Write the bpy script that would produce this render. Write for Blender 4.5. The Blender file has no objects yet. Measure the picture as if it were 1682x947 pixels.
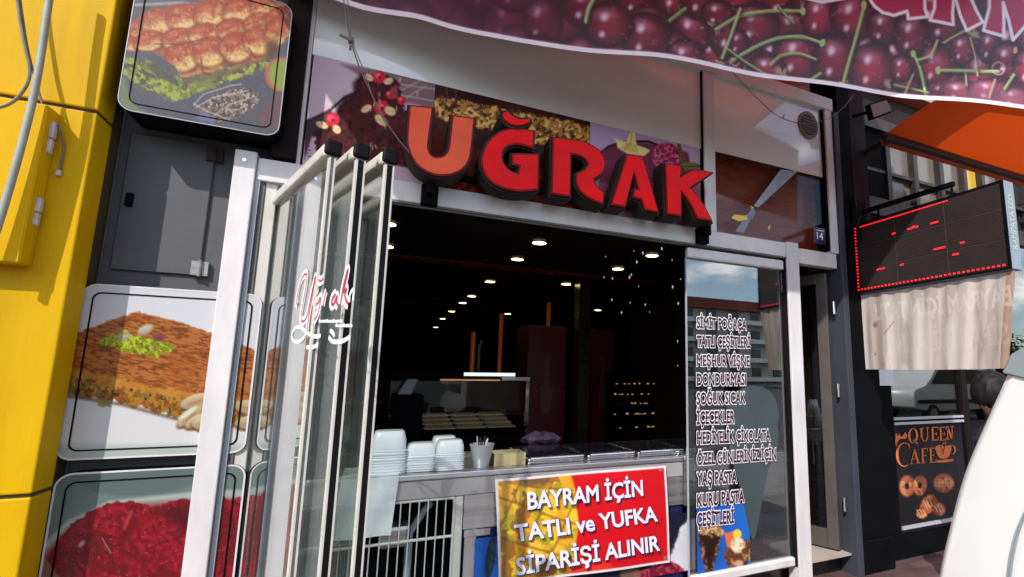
import bpy, bmesh, math, random
import numpy as np
from mathutils import Vector, Matrix

random.seed(7)
SC = bpy.context.scene
COL = SC.collection
R = math.radians

# ------------------------------------------------------------------ camera
F, PX, PY = 803.5, 1000.6, 499.4            # focal length and principal point, photo pixels
W, H = 1682.0, 947.0
YAW, PIT, ROL = .4316, .1428, .0122
CAM = np.array([0.0, -2.748, 1.45])


def cam_axes():
    cy, sy, cp, sp, cr, sr = math.cos(YAW), math.sin(YAW), math.cos(PIT), math.sin(PIT), math.cos(ROL), math.sin(ROL)
    f = np.array([sy * cp, cy * cp, sp])
    r = np.array([cy, -sy, 0.0])
    u = np.cross(r, f)
    return cr * r + sr * u, -sr * r + cr * u, f


AR, AU, AF = cam_axes()
cd = bpy.data.cameras.new('camera')
cam = bpy.data.objects.new('camera', cd)
COL.objects.link(cam)
cam.matrix_world = Matrix(((AR[0], AU[0], -AF[0], CAM[0]), (AR[1], AU[1], -AF[1], CAM[1]),
                           (AR[2], AU[2], -AF[2], CAM[2]), (0, 0, 0, 1)))
cd.sensor_fit = 'HORIZONTAL'
cd.sensor_width = 36
cd.lens = F * 36 / W
cd.shift_x = -(PX - W / 2) / W
cd.shift_y = (PY - H / 2) / W
cd.clip_start = .02
cd.clip_end = 2000
SC.camera = cam

# ------------------------------------------------------------------ world, sun, exposure
SUN = Vector((1.0, 1.0, -1.3)).normalized()       # direction the light travels
ELEV = math.asin(-SUN.z)
wd = bpy.data.worlds.new('World')
SC.world = wd
wd.use_nodes = True
nt = wd.node_tree
nt.nodes.clear()
N = nt.nodes.new
out = N('ShaderNodeOutputWorld'); bg = N('ShaderNodeBackground')
sky = N('ShaderNodeTexSky'); sky.sky_type = 'NISHITA'; sky.sun_disc = False
sky.sun_elevation = ELEV
sky.sun_rotation = math.atan2(-SUN.x, -SUN.y)
tc = N('ShaderNodeTexCoord'); mp = N('ShaderNodeMapping'); mp.inputs['Scale'].default_value = (1.6, 1.6, 4.2)
no = N('ShaderNodeTexNoise'); no.inputs['Scale'].default_value = 2.6; no.inputs['Detail'].default_value = 9; no.inputs['Roughness'].default_value = .58
ra = N('ShaderNodeValToRGB'); ra.color_ramp.elements[0].position = .46; ra.color_ramp.elements[1].position = .60
no2 = N('ShaderNodeTexNoise'); no2.inputs['Scale'].default_value = 5.0; no2.inputs['Detail'].default_value = 6
ra2 = N('ShaderNodeValToRGB'); ra2.color_ramp.elements[0].position = .38; ra2.color_ramp.elements[1].position = .62
ra2.color_ramp.elements[0].color = (2.6, 2.8, 3.2, 1); ra2.color_ramp.elements[1].color = (9.5, 9.3, 9.2, 1)
mx = N('ShaderNodeMixRGB')
L = nt.links.new
L(tc.outputs['Generated'], mp.inputs['Vector']); L(mp.outputs['Vector'], no.inputs['Vector']); L(mp.outputs['Vector'], no2.inputs['Vector'])
L(no.outputs['Fac'], ra.inputs['Fac']); L(no2.outputs['Fac'], ra2.inputs['Fac'])
L(ra.outputs['Color'], mx.inputs['Fac']); L(sky.outputs['Color'], mx.inputs['Color1']); L(ra2.outputs['Color'], mx.inputs['Color2'])
L(mx.outputs['Color'], bg.inputs['Color']); bg.inputs['Strength'].default_value = .15
L(bg.outputs['Background'], out.inputs['Surface'])

sl = bpy.data.lights.new('sun', 'SUN'); sl.energy = 2.55; sl.angle = R(.5); sl.color = (1, .95, .87)
so = bpy.data.objects.new('sun', sl); COL.objects.link(so)
so.rotation_euler = SUN.to_track_quat('-Z', 'Y').to_euler(); so.location = (-6, -8, 10)

SC.view_settings.view_transform = 'Standard'
SC.view_settings.look = 'None'
SC.view_settings.gamma = 1
SC.view_settings.exposure = .93
SC.view_settings.use_curve_mapping = False
SC.cycles.use_denoising = True
SC.cycles.max_bounces = 10
SC.cycles.transparent_max_bounces = 24
SC.cycles.sample_clamp_indirect = 6
SC.cycles.caustics_reflective = False
SC.cycles.caustics_refractive = False

# ------------------------------------------------------------------ helpers: photo <-> world


def ray(px, py):
    return AR * ((px - PX) / F) - AU * ((py - PY) / F) + AF


def on(px, py, axis, val):
    d = ray(px, py)
    return CAM + d * ((val - CAM[axis]) / d[axis])


def onY(px, py, y=0.0):
    p = on(px, py, 1, y)
    return float(p[0]), float(p[2])


def onplane(px, py, P, n):
    d = ray(px, py); P = np.array(P); n = np.array(n)
    return CAM + d * (np.dot(P - CAM, n) / np.dot(d, n))


def project(V):
    d = np.asarray(V, float) - CAM
    z = d @ AF
    return PX + F * (d @ AR) / z, PY - F * (d @ AU) / z


def lin(c):
    c = np.asarray(c, float) / 255.0
    return np.where(c <= .04045, c / 12.92, ((c + .055) / 1.055) ** 2.4)


# ------------------------------------------------------------------ helpers: materials
MATS = {}


def bsdf(m):
    return m.node_tree.nodes['Principled BSDF']


def mat(name, col, rough=.5, metal=0.0, nscale=0, namt=.15, bump=0.0, bscale=None, stretch=(1, 1, 1), spec=.5, emit=None, estr=0, coat=0):
    m = bpy.data.materials.new(name); m.use_nodes = True
    b = bsdf(m); t = m.node_tree; n = t.nodes.new; l = t.links.new
    b.inputs['Base Color'].default_value = (*col, 1); b.inputs['Roughness'].default_value = rough
    b.inputs['Metallic'].default_value = metal; b.inputs['Specular IOR Level'].default_value = spec
    if coat:
        b.inputs['Coat Weight'].default_value = coat; b.inputs['Coat Roughness'].default_value = .06
    if emit:
        b.inputs['Emission Color'].default_value = (*emit, 1); b.inputs['Emission Strength'].default_value = estr
    if nscale or bump:
        c = n('ShaderNodeTexCoord'); mpn = n('ShaderNodeMapping'); mpn.inputs['Scale'].default_value = stretch
        l(c.outputs['Object'], mpn.inputs['Vector'])
    if nscale:
        x = n('ShaderNodeTexNoise'); x.inputs['Scale'].default_value = nscale; x.inputs['Detail'].default_value = 8; x.inputs['Roughness'].default_value = .65
        l(mpn.outputs['Vector'], x.inputs['Vector'])
        mr = n('ShaderNodeMapRange'); mr.inputs['From Min'].default_value = .3; mr.inputs['From Max'].default_value = .7
        mr.inputs['To Min'].default_value = 1 - namt; mr.inputs['To Max'].default_value = 1 + namt * .5
        l(x.outputs['Fac'], mr.inputs['Value'])
        mm = n('ShaderNodeVectorMath'); mm.operation = 'SCALE'; mm.inputs[0].default_value = col
        l(mr.outputs['Result'], mm.inputs['Scale']); l(mm.outputs['Vector'], b.inputs['Base Color'])
        mr2 = n('ShaderNodeMapRange'); mr2.inputs['From Min'].default_value = .3; mr2.inputs['From Max'].default_value = .7
        mr2.inputs['To Min'].default_value = max(.03, rough - .1); mr2.inputs['To Max'].default_value = min(1, rough + .12)
        l(x.outputs['Fac'], mr2.inputs['Value']); l(mr2.outputs['Result'], b.inputs['Roughness'])
    if bump:
        x = n('ShaderNodeTexNoise'); x.inputs['Scale'].default_value = bscale or 60; x.inputs['Detail'].default_value = 5
        l(mpn.outputs['Vector'], x.inputs['Vector'])
        bp = n('ShaderNodeBump'); bp.inputs['Strength'].default_value = bump; bp.inputs['Distance'].default_value = .01
        l(x.outputs['Fac'], bp.inputs['Height']); l(bp.outputs['Normal'], b.inputs['Normal'])
    return m


def print_mat(name, rough=.3, spec=.5, bump=0.0, bscale=5, transl=0.0, coat=0.0):
    m = bpy.data.materials.new(name); m.use_nodes = True
    b = bsdf(m); t = m.node_tree; n = t.nodes.new; l = t.links.new
    a = n('ShaderNodeAttribute'); a.attribute_name = 'ink'
    l(a.outputs['Color'], b.inputs['Base Color'])
    b.inputs['Roughness'].default_value = rough; b.inputs['Specular IOR Level'].default_value = spec
    if coat:
        b.inputs['Coat Weight'].default_value = coat; b.inputs['Coat Roughness'].default_value = .05
    if bump:
        c = n('ShaderNodeTexCoord'); x = n('ShaderNodeTexNoise'); x.inputs['Scale'].default_value = bscale; x.inputs['Detail'].default_value = 2
        l(c.outputs['Object'], x.inputs['Vector'])
        bp = n('ShaderNodeBump'); bp.inputs['Strength'].default_value = bump; bp.inputs['Distance'].default_value = .05
        l(x.outputs['Fac'], bp.inputs['Height']); l(bp.outputs['Normal'], b.inputs['Normal'])
        if coat:
            l(bp.outputs['Normal'], b.inputs['Coat Normal'])
    if transl:
        o = [x for x in t.nodes if x.type == 'OUTPUT_MATERIAL'][0]
        tr = n('ShaderNodeBsdfTranslucent'); l(a.outputs['Color'], tr.inputs['Color'])
        mxs = n('ShaderNodeMixShader'); mxs.inputs['Fac'].default_value = transl
        l(b.outputs['BSDF'], mxs.inputs[1]); l(tr.outputs['BSDF'], mxs.inputs[2]); l(mxs.outputs['Shader'], o.inputs['Surface'])
    return m


def glass_mat(name, tint=(.93, .96, .95), ior=1.5, boost=1.0, dirt=0.0, rough=0.0):
    m = bpy.data.materials.new(name); m.use_nodes = True
    t = m.node_tree; t.nodes.clear(); n = t.nodes.new; l = t.links.new
    o = n('ShaderNodeOutputMaterial'); tr = n('ShaderNodeBsdfTransparent'); tr.inputs['Color'].default_value = (*tint, 1)
    g = n('ShaderNodeBsdfGlossy'); g.inputs['Roughness'].default_value = rough; g.inputs['Color'].default_value = (.95, .97, .97, 1)
    fr = n('ShaderNodeFresnel'); fr.inputs['IOR'].default_value = ior
    mu = n('ShaderNodeMath'); mu.operation = 'MULTIPLY'; mu.inputs[1].default_value = boost; mu.use_clamp = True
    l(fr.outputs['Fac'], mu.inputs[0])
    ge = n('ShaderNodeNewGeometry'); mi = n('ShaderNodeMix'); mi.data_type = 'FLOAT'; mi.inputs[2].default_value = ior; mi.inputs[3].default_value = 1 / ior
    l(ge.outputs['Backfacing'], mi.inputs[0]); l(mi.outputs[0], fr.inputs['IOR'])
    mxs = n('ShaderNodeMixShader'); l(mu.outputs['Value'], mxs.inputs['Fac']); l(tr.outputs['BSDF'], mxs.inputs[1]); l(g.outputs['BSDF'], mxs.inputs[2])
    last = mxs
    if dirt:
        d = n('ShaderNodeBsdfDiffuse'); d.inputs['Color'].default_value = (.75, .77, .76, 1)
        c = n('ShaderNodeTexCoord'); x = n('ShaderNodeTexNoise'); x.inputs['Scale'].default_value = 3; x.inputs['Detail'].default_value = 7
        l(c.outputs['Object'], x.inputs['Vector'])
        mr = n('ShaderNodeMapRange'); mr.inputs['From Min'].default_value = .35; mr.inputs['From Max'].default_value = .75
        mr.inputs['To Min'].default_value = dirt * .4; mr.inputs['To Max'].default_value = dirt * 1.6
        l(x.outputs['Fac'], mr.inputs['Value'])
        m2 = n('ShaderNodeMixShader'); l(mr.outputs['Result'], m2.inputs['Fac']); l(mxs.outputs['Shader'], m2.inputs[1]); l(d.outputs['BSDF'], m2.inputs[2])
        last = m2
    l(last.outputs['Shader'], o.inputs['Surface'])
    return m


def fabric_mat(name, col, transl=.5):
    m = mat(name, col, .7, nscale=9, namt=.12)
    t = m.node_tree; o = [x for x in t.nodes if x.type == 'OUTPUT_MATERIAL'][0]
    tr = t.nodes.new('ShaderNodeBsdfTranslucent'); tr.inputs['Color'].default_value = (*col, 1)
    mxs = t.nodes.new('ShaderNodeMixShader'); mxs.inputs['Fac'].default_value = transl
    t.links.new(bsdf(m).outputs['BSDF'], mxs.inputs[1]); t.links.new(tr.outputs['BSDF'], mxs.inputs[2]); t.links.new(mxs.outputs['Shader'], o.inputs['Surface'])
    return m


def emit_mat(name, col, s):
    return mat(name, (.02, .02, .02), .5, emit=col, estr=s)


M = dict(
    alu=mat('white_aluminium', (.66, .635, .645), .36, nscale=7, namt=.16, stretch=(1, 1, .3), bump=.04, bscale=40),
    alu2=mat('cream_aluminium', (.60, .58, .53), .28, nscale=5, namt=.12),
    track=mat('brush_track', (.12, .12, .115), .7, nscale=60, namt=.5),
    bluish=mat('bluish_aluminium', (.38, .42, .47), .3, nscale=4, namt=.1),
    rubber=mat('black_gasket', (.006, .005, .006), .6, spec=.12),
    yellow=mat('yellow_cladding', (.60, .355, .0015), .55, nscale=2.4, namt=.20, stretch=(2.5, 2.5, .35), bump=.06, bscale=6, spec=.12),
    joint=mat('dark_joint', (.05, .035, .012), .8),
    white_plastic=mat('white_plastic', (.52, .50, .48), .45, nscale=30, namt=.2),
    cable=mat('grey_green_conduit', (.30, .32, .27), .5, nscale=20, namt=.25),
    cable2=mat('brown_grey_cable', (.19, .17, .13), .55, nscale=25, namt=.3),
    wire=mat('thin_wire', (.16, .12, .10), .5),
    greywall=mat('grey_wall_paint', (.066, .068, .08), .6, nscale=7, namt=.3, bump=.1, bscale=120),
    greydoor=mat('grey_door_paint', (.066, .068, .079), .55, nscale=5, namt=.3, bump=.05, bscale=90),
    brown=mat('dark_brown_column', (.012, .008, .0075), .6, nscale=8, namt=.3, spec=.1),
    black=mat('black_paint', (.0045, .0045, .006), .7, nscale=9, namt=.35, spec=.05),
    blackgloss=mat('black_gloss_panel', (.006, .006, .010), .16, nscale=3, namt=.4, spec=.3),
    maroon=mat('maroon_cladding', (.020, .005, .008), .6, spec=.08, nscale=4, namt=.25),
    signbody=mat('sign_letter_return', (.040, .034, .027), .65, nscale=18, namt=.5, spec=.15),
    signbody2=mat('sign_letter_trim', (.16, .003, .006), .4, spec=.2),
    red=mat('red_acrylic', (.84, .003, .006), .4, nscale=3, namt=.22, spec=.15),
    orange=mat('orange_red_acrylic', (.80, .115, .05), .45, nscale=3, namt=.25, spec=.15),  # more orange red, used for the U face
    steel=mat('brushed_steel', (.58, .56, .57), .32, metal=.85, nscale=6, namt=.22, stretch=(.2, 1, 6)),
    steel2=mat('polished_steel', (.7, .7, .72), .2, metal=1, nscale=12, namt=.15),
    counterface=mat('grey_lilac_counter', (.43, .40, .41), .38, metal=.25, nscale=5, namt=.18, bump=.04, bscale=30),
    wiregrille=mat('white_wire', (.60, .58, .56), .4),
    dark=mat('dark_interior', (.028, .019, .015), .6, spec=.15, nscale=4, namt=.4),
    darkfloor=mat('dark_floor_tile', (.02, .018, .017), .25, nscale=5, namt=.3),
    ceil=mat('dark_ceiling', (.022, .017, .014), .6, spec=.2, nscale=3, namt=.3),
    brownboard=mat('red_brown_board', (.30, .045, .012), .3, nscale=5, namt=.35, stretch=(1, 1, 5)),
    tub=mat('translucent_white_plastic', (.82, .84, .87), .25, spec=.6),
    sheet=mat('clear_plastic_film', (.72, .74, .76), .2, nscale=12, namt=.12, bump=.35, bscale=14),
    card=mat('beige_cardboard', (.60, .47, .25), .8, nscale=20, namt=.2),
    purple=mat('purple_bag', (.035, .02, .05), .35, nscale=9, namt=.4),
    fridge=mat('dark_red_fridge', (.15, .007, .022), .45, nscale=2, namt=.2),
    fridgemark=mat('faded_fridge_print', (.22, .07, .075), .5),
    copper=mat('copper_tube', (.55, .13, .04), .3, metal=.6, emit=(.9, .18, .04), estr=.035),  # weak emission stands in for light caught by the tubes
    lamp=emit_mat('downlight_glow', (1, .78, .36), 5),
    lampred=emit_mat('red_led', (1, .012, .02), .85),
    glowwarm=emit_mat('warm_shelf_glow', (1, .55, .18), .20),
    lampwhite=emit_mat('case_tube_light', (.9, .95, 1), .55),
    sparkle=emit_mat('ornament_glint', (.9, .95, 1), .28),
    ledface=mat('led_matrix_face', (.026, .018, .018), .6, nscale=3, namt=.3, spec=.2),
    ledseam=mat('led_matrix_seam', (.07, .05, .05), .5),
    ledside=mat('blue_grey_sheet_metal', (.22, .27, .33), .4, nscale=6, namt=.2),
    grill=mat('brown_vent', (.17, .13, .10), .6, nscale=10, namt=.4),
    plate=mat('blue_enamel', (.012, .012, .075), .3),
    white=mat('white_ink', (.87, .86, .89), .4),
    lilacwhite=mat('lilac_white_ink', (.72, .73, .86), .4),
    navy=mat('navy_ink', (.03, .02, .08), .4),
    plum=mat('plum_ink', (.055, .010, .035), .4),
    scriptred=mat('script_red_ink', (.45, .04, .07), .4),
    cone=mat('frosted_vinyl', (.05, .07, .075), .55, nscale=4, namt=.15),
    orangeink=mat('orange_vinyl', (.72, .15, .035), .4, nscale=8, namt=.1),
    silver=mat('silver_strip', (.55, .54, .58), .3, metal=.3),
    clothback_=mat('faded_cloth', (.42, .34, .32), .8, nscale=4, namt=.25, stretch=(1, 6, .5), bump=.1, bscale=200),
    awning=fabric_mat('orange_awning_fabric', (.72, .080, .006), .38),
    awning2=fabric_mat('orange_entrance_awning_fabric', (.80, .24, .10), .5),
    awnbar=mat('brown_awning_bar', (.035, .027, .025), .5, nscale=10, namt=.4),
    amber=mat('yellow_pane', (.45, .30, .02), .2, emit=(.8, .55, .05), estr=.12),  # slight emission stands in for light coming through the pane
    beigepane=mat('beige_blind_pane', (.17, .15, .125), .25, nscale=3, namt=.2, coat=.3),
    green=mat('teal_panel', (.02, .10, .08), .4),
    film=mat('frosted_window_film', (.74, .75, .725), .38, nscale=2.2, namt=.07, stretch=(1, 1, 3), coat=1.0),
    carwhite=mat('white_car_paint', (.80, .81, .81), .28, coat=.6),
    cargrey=mat('grey_blue_tail_lamp', (.20, .25, .29), .12, coat=.5),
    carglass=mat('car_glass', (.012, .015, .018), .05),
    tyre=mat('tyre_rubber', (.02, .02, .02), .8),
    rim=mat('grey_wheel_rim', (.35, .35, .36), .35, metal=.7),
    skin=mat('skin', (.50, .27, .18), .5, nscale=30, namt=.1),
    hair=mat('black_hair', (.010, .008, .009), .6, nscale=60, namt=.5, bump=.25, bscale=60, stretch=(1, 1, .2), spec=.25),
    cloth=mat('dark_blue_clothing', (.03, .035, .05), .85, nscale=14, namt=.3),
    eye=mat('dark_eye', (.02, .015, .01), .2),
    floorbeige=mat('beige_threshold_tile', (.42, .36, .31), .4, nscale=5, namt=.2),
    concrete=mat('facade_plaster', (.34, .31, .28), .85, nscale=3, namt=.2),
    bark=mat('bark', (.10, .07, .05), .9, nscale=12, namt=.4),
    redroof=mat('red_roof_tile', (.28, .06, .04), .8, nscale=6, namt=.3),
    aptwall=mat('apartment_plaster', (.50, .47, .44), .85, nscale=1, namt=.15),
    aptdark=mat('window_dark', (.03, .035, .04), .1),
    leaf=mat('tree_leaves', (.06, .11, .025), .7, nscale=2, namt=.4),
    leaf2=mat('tree_leaves_dark', (.035, .075, .02), .7, nscale=2, namt=.4),
    asphalt=mat('asphalt', (.055, .055, .057), .9, nscale=8, namt=.3, bump=.2, bscale=80),
    kerbstone=mat('kerb_concrete', (.32, .31, .29), .85, nscale=5, namt=.25),
    tallow=mat('weathered_zinc', (.30, .30, .30), .5, metal=.3, nscale=30, namt=.4),
    glass=glass_mat('clear_glass', dirt=.035, boost=1.6),
    leafglass=glass_mat('folding_panel_glass', tint=(.93, .965, .95), dirt=.02, boost=2.0),
    shopglass=glass_mat('dark_shop_glass', tint=(.84, .86, .87), boost=4.0),
    cafeglass=glass_mat('cafe_glass', tint=(.8, .82, .82), boost=1.8),
    paneglass=glass_mat('transom_glass', tint=(.9, .9, .88), boost=.45),
    caseglass=glass_mat('display_glass', boost=.6),
    print_box=print_mat('light_box_print', .3, spec=.3, coat=.12),
    print_film=print_mat('window_print', .5, spec=.15),
    print_vinyl=print_mat('vinyl_banner', .42, bump=.10, bscale=3, transl=.12),
    print_cloth=print_mat('plastic_coated_banner', .30, bump=.14, bscale=5, coat=.3),
)


def paver_mat():
    m = bpy.data.materials.new('purple_red_pavers'); m.use_nodes = True
    b = bsdf(m); t = m.node_tree; n = t.nodes.new; l = t.links.new
    c = n('ShaderNodeTexCoord'); br = n('ShaderNodeTexBrick'); br.inputs['Scale'].default_value = 2.2
    br.inputs['Color1'].default_value = (.085, .045, .048, 1); br.inputs['Color2'].default_value = (.13, .075, .08, 1); br.inputs['Mortar'].default_value = (.05, .045, .042, 1)
    br.inputs['Mortar Size'].default_value = .012
    l(c.outputs['Object'], br.inputs['Vector'])
    x = n('ShaderNodeTexNoise'); x.inputs['Scale'].default_value = 5; x.inputs['Detail'].default_value = 8; l(c.outputs['Object'], x.inputs['Vector'])
    mm = n('ShaderNodeMixRGB'); mm.blend_type = 'OVERLAY'; mm.inputs['Fac'].default_value = .6
    l(br.outputs['Color'], mm.inputs['Color1']); l(x.outputs['Fac'], mm.inputs['Color2']); l(mm.outputs['Color'], b.inputs['Base Color'])
    b.inputs['Roughness'].default_value = .45
    return m


bsdf(M['film']).inputs['Coat IOR'].default_value = 1.9
M['pave_light'] = mat('grey_concrete_paving', (.20, .19, .18), .85, nscale=4, namt=.3, bump=.2, bscale=40)
M['paver'] = paver_mat()

# ------------------------------------------------------------------ helpers: meshes and objects
ORG = {}


class MB:
    def __init__(s):
        s.v = []; s.f = []; s.smooth = False

    def add(s, v, f):
        k = len(s.v)
        s.v += [tuple(map(float, p)) for p in v]
        s.f += [tuple(i + k for i in q) for q in f]
        return s

    def box(s, x0, x1, y0, y1, z0, z1):
        return s.hexa([(x0, y0, z0), (x1, y0, z0), (x1, y1, z0), (x0, y1, z0), (x0, y0, z1), (x1, y0, z1), (x1, y1, z1), (x0, y1, z1)])

    def hexa(s, p):
        return s.add(p, [(0, 3, 2, 1), (4, 5, 6, 7), (0, 1, 5, 4), (1, 2, 6, 5), (2, 3, 7, 6), (3, 0, 4, 7)])

    def bar(s, a, b, w, h, up=(0, 0, 1)):
        a = Vector(a); b = Vector(b); d = (b - a).normalized(); u = Vector(up)
        r = d.cross(u).normalized() * (w / 2); u = r.cross(d).normalized() * (h / 2)
        return s.hexa([a - r - u, a + r - u, b + r - u, b - r - u, a - r + u, a + r + u, b + r + u, b - r + u])

    def tube(s, pts, r, n=8, cap=True):
        pts = [Vector(p) for p in pts]; rs = r if isinstance(r, (list, tuple)) else [r] * len(pts)
        rings = []; prev = None
        for i, p in enumerate(pts):
            d = (pts[min(i + 1, len(pts) - 1)] - pts[max(i - 1, 0)]).normalized()
            if prev is None:
                a = Vector((0, 0, 1)) if abs(d.z) < .9 else Vector((1, 0, 0))
                u = d.cross(a).normalized()
            else:
                u = (prev - d * prev.dot(d)).normalized()
            prev = u; w = d.cross(u)
            rings.append([p + (u * math.cos(2 * math.pi * k / n) + w * math.sin(2 * math.pi * k / n)) * rs[i] for k in range(n)])
        v = [q for g in rings for q in g]; f = []
        for i in range(len(rings) - 1):
            for k in range(n):
                f.append((i * n + k, i * n + (k + 1) % n, (i + 1) * n + (k + 1) % n, (i + 1) * n + k))
        if cap:
            f.append(tuple(range(n))[::-1]); f.append(tuple((len(rings) - 1) * n + k for k in range(n)))
        return s.add(v, f)

    def lathe(s, c, prof, n=24, sx=1, sy=1, power=2.0, cap0=True, cap1=True):
        """prof: (radius, z); superellipse section"""
        v = []; f = []
        for r, z in prof:
            for k in range(n):
                a = 2 * math.pi * k / n; ca, sa = math.cos(a), math.sin(a)
                q = (abs(ca) ** power + abs(sa) ** power) ** (-1 / power)
                v.append((c[0] + r * q * ca * sx, c[1] + r * q * sa * sy, c[2] + z))
        for i in range(len(prof) - 1):
            for k in range(n):
                f.append((i * n + k, i * n + (k + 1) % n, (i + 1) * n + (k + 1) % n, (i + 1) * n + k))
        if cap0: f.append(tuple(range(n))[::-1])
        if cap1: f.append(tuple((len(prof) - 1) * n + k for k in range(n)))
        return s.add(v, f)

    def prism(s, pts, y0, y1):
        """outline in x,z extruded from y0 (front) to y1 (back)"""
        n = len(pts)
        v = [(x, y0, z) for x, z in pts] + [(x, y1, z) for x, z in pts]
        f = [tuple(range(n)), tuple(range(2 * n - 1, n - 1, -1))] + [(k, k + n, (k + 1) % n + n, (k + 1) % n) for k in range(n)]
        return s.add(v, f)

    def build(s, name, m, parent=None, bevel=0.0, smooth=False, label=None, seg=1):
        o = None
        off = Vector((0, 0, 0)); p = parent
        if parent is not None:
            off = ORG[parent.name]
        me = bpy.data.meshes.new(name)
        me.from_pydata([tuple(Vector(q) - off) for q in s.v], [], s.f)
        me.validate()
        bm = bmesh.new(); bm.from_mesh(me)
        bmesh.ops.recalc_face_normals(bm, faces=bm.faces)
        if bevel:
            bmesh.ops.bevel(bm, geom=[e for e in bm.edges if len(e.link_faces) == 2 and e.calc_face_angle(0) > .4], offset=bevel, segments=seg, affect='EDGES', profile=.5, clamp_overlap=True)
        bm.to_mesh(me); bm.free()
        if smooth:
            me.polygons.foreach_set('use_smooth', [True] * len(me.polygons))
            try: me.set_sharp_from_angle(angle=R(40))
            except Exception: pass
        me.materials.append(m if not isinstance(m, str) else M[m])
        o = bpy.data.objects.new(name, me); COL.objects.link(o)
        if parent is not None:
            o.parent = parent
            ORG[o.name] = off
        else:
            ORG[o.name] = Vector((0, 0, 0))
        if label: o['label'] = label
        return o


def box(x0, x1, y0, y1, z0, z1): return MB().box(x0, x1, y0, y1, z0, z1)


def tag(o, label=None, cat=None, group=None, kind=None):
    if label: o['label'] = label
    if cat: o['category'] = cat
    if group: o['group'] = group
    if kind: o['kind'] = kind
    return o


def thing(name, label, cat, loc, group=None):
    o = bpy.data.objects.new(name, None); COL.objects.link(o); o.location = loc
    o.empty_display_size = .1
    ORG[o.name] = Vector(loc)
    return tag(o, label, cat, group)


def recenter(o, loc):
    """move the origin of a single-mesh thing to its base"""
    loc = Vector(loc); o.data.transform(Matrix.Translation(-loc)); o.location = loc; ORG[o.name] = loc
    return o


def chaikin(p, it=2, closed=True, q=.25):
    p = [np.array(a, float) for a in p]
    for _ in range(it):
        o = []
        n = len(p)
        for i in range(n if closed else n - 1):
            a, b = p[i], p[(i + 1) % n]
            o += [a * (1 - q) + b * q, a * q + b * (1 - q)]
        if not closed: o = [p[0]] + o + [p[-1]]
        p = o
    return [tuple(a) for a in p]


def smooth_outline(p, it=2, sharp=48, q=.25):
    """round the shallow turns of a closed outline and keep its sharp corners"""
    p = [Vector(a) for a in p]
    keep = []
    n = len(p)
    for i in range(n):
        a = (p[i] - p[i - 1]).normalized(); b = (p[(i + 1) % n] - p[i]).normalized()
        keep.append(math.degrees(math.acos(max(-1, min(1, a.dot(b))))) > sharp)
    for _ in range(it):
        o = []; k2 = []; n = len(p)
        for i in range(n):
            if keep[i]: o.append(p[i]); k2.append(True)
            else:
                o += [p[i].lerp(p[i - 1], q), p[i].lerp(p[(i + 1) % n], q)]; k2 += [False, False]
        p, keep = o, k2
    return [tuple(a) for a in p]


def offset_poly(p, d):
    n = len(p); A = sum(p[i][0] * p[(i + 1) % n][1] - p[(i + 1) % n][0] * p[i][1] for i in range(n))
    s = 1 if A > 0 else -1; o = []
    for i in range(n):
        a = Vector(p[i - 1]); b = Vector(p[i]); c = Vector(p[(i + 1) % n])
        e = (b - a); g = (c - b)
        if e.length < 1e-7 or g.length < 1e-7: o.append(tuple(b)); continue
        e.normalize(); g.normalize()
        n1 = Vector((e.y, -e.x)) * s; n2 = Vector((g.y, -g.x)) * s
        m = n1 + n2
        if m.length < .2: m = n1
        m.normalize(); k = d / max(.45, m.dot(n1))
        o.append(tuple(b + m * k))
    return o


# ---- lettering: built-in font, set on a plane by an affine map
def text_mesh(s, extra=0.0):
    c = bpy.data.curves.new('lettering', 'FONT'); c.body = s; c.resolution_u = 3
    o = bpy.data.objects.new('lettering', c); COL.objects.link(o)
    bpy.context.view_layer.update()
    me = bpy.data.meshes.new_from_object(o.evaluated_get(bpy.context.evaluated_depsgraph_get()))
    v = np.array([(q.co[0], q.co[1], 0.0) for q in me.vertices]); f = [tuple(p.vertices) for p in me.polygons]
    if extra:                                   # bolder: a thin band laid over every outline edge
        cnt = {}
        for p in f:
            for i in range(len(p)):
                e = tuple(sorted((p[i - 1], p[i]))); cnt[e] = cnt.get(e, 0) + 1
        add = []
        for i, (a, b) in enumerate(k for k, q in cnt.items() if q == 1):
            d = v[b] - v[a]; ln = np.linalg.norm(d)
            if ln < 1e-6: continue
            d = d / ln * extra; nrm = np.array((-d[1], d[0], 0)); z = np.array((0, 0, (i * 7919 % 97 + 1) * 6e-6))
            k = len(v) + len(add); add += [v[a] - d - nrm + z, v[b] + d - nrm + z, v[b] + d + nrm + z, v[a] - d + nrm + z]; f.append((k, k + 1, k + 2, k + 3))
        v = np.vstack([v, np.array(add)])
    bpy.data.objects.remove(o); bpy.data.curves.remove(c); bpy.data.meshes.remove(me)
    return v, f


CAP = .682


def lettering(name, s, bl, br, tl, m, parent, weight=0.0, normal=(0, -1, 0), lift=0.0, mirror=False, label=None):
    """bl/br/tl are 3-D points: baseline start, baseline end and cap height above the start"""
    v0, _ = text_mesh(s, 0)
    x0, x1 = v0[:, 0].min(), v0[:, 0].max()
    v, f = text_mesh(s, weight)
    bl, br, tl = map(np.array, (bl, br, tl)); nn = np.array(normal) * lift
    u = (v[:, 0] - x0) / (x1 - x0)
    if mirror: u = 1 - u
    w = v[:, 1] / CAP
    P = bl + np.outer(u, br - bl) + np.outer(w, tl - bl) + nn + np.outer(v[:, 2], normal)
    return MB().add([tuple(p) for p in P], f).build(name, m, parent, label=label)


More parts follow.
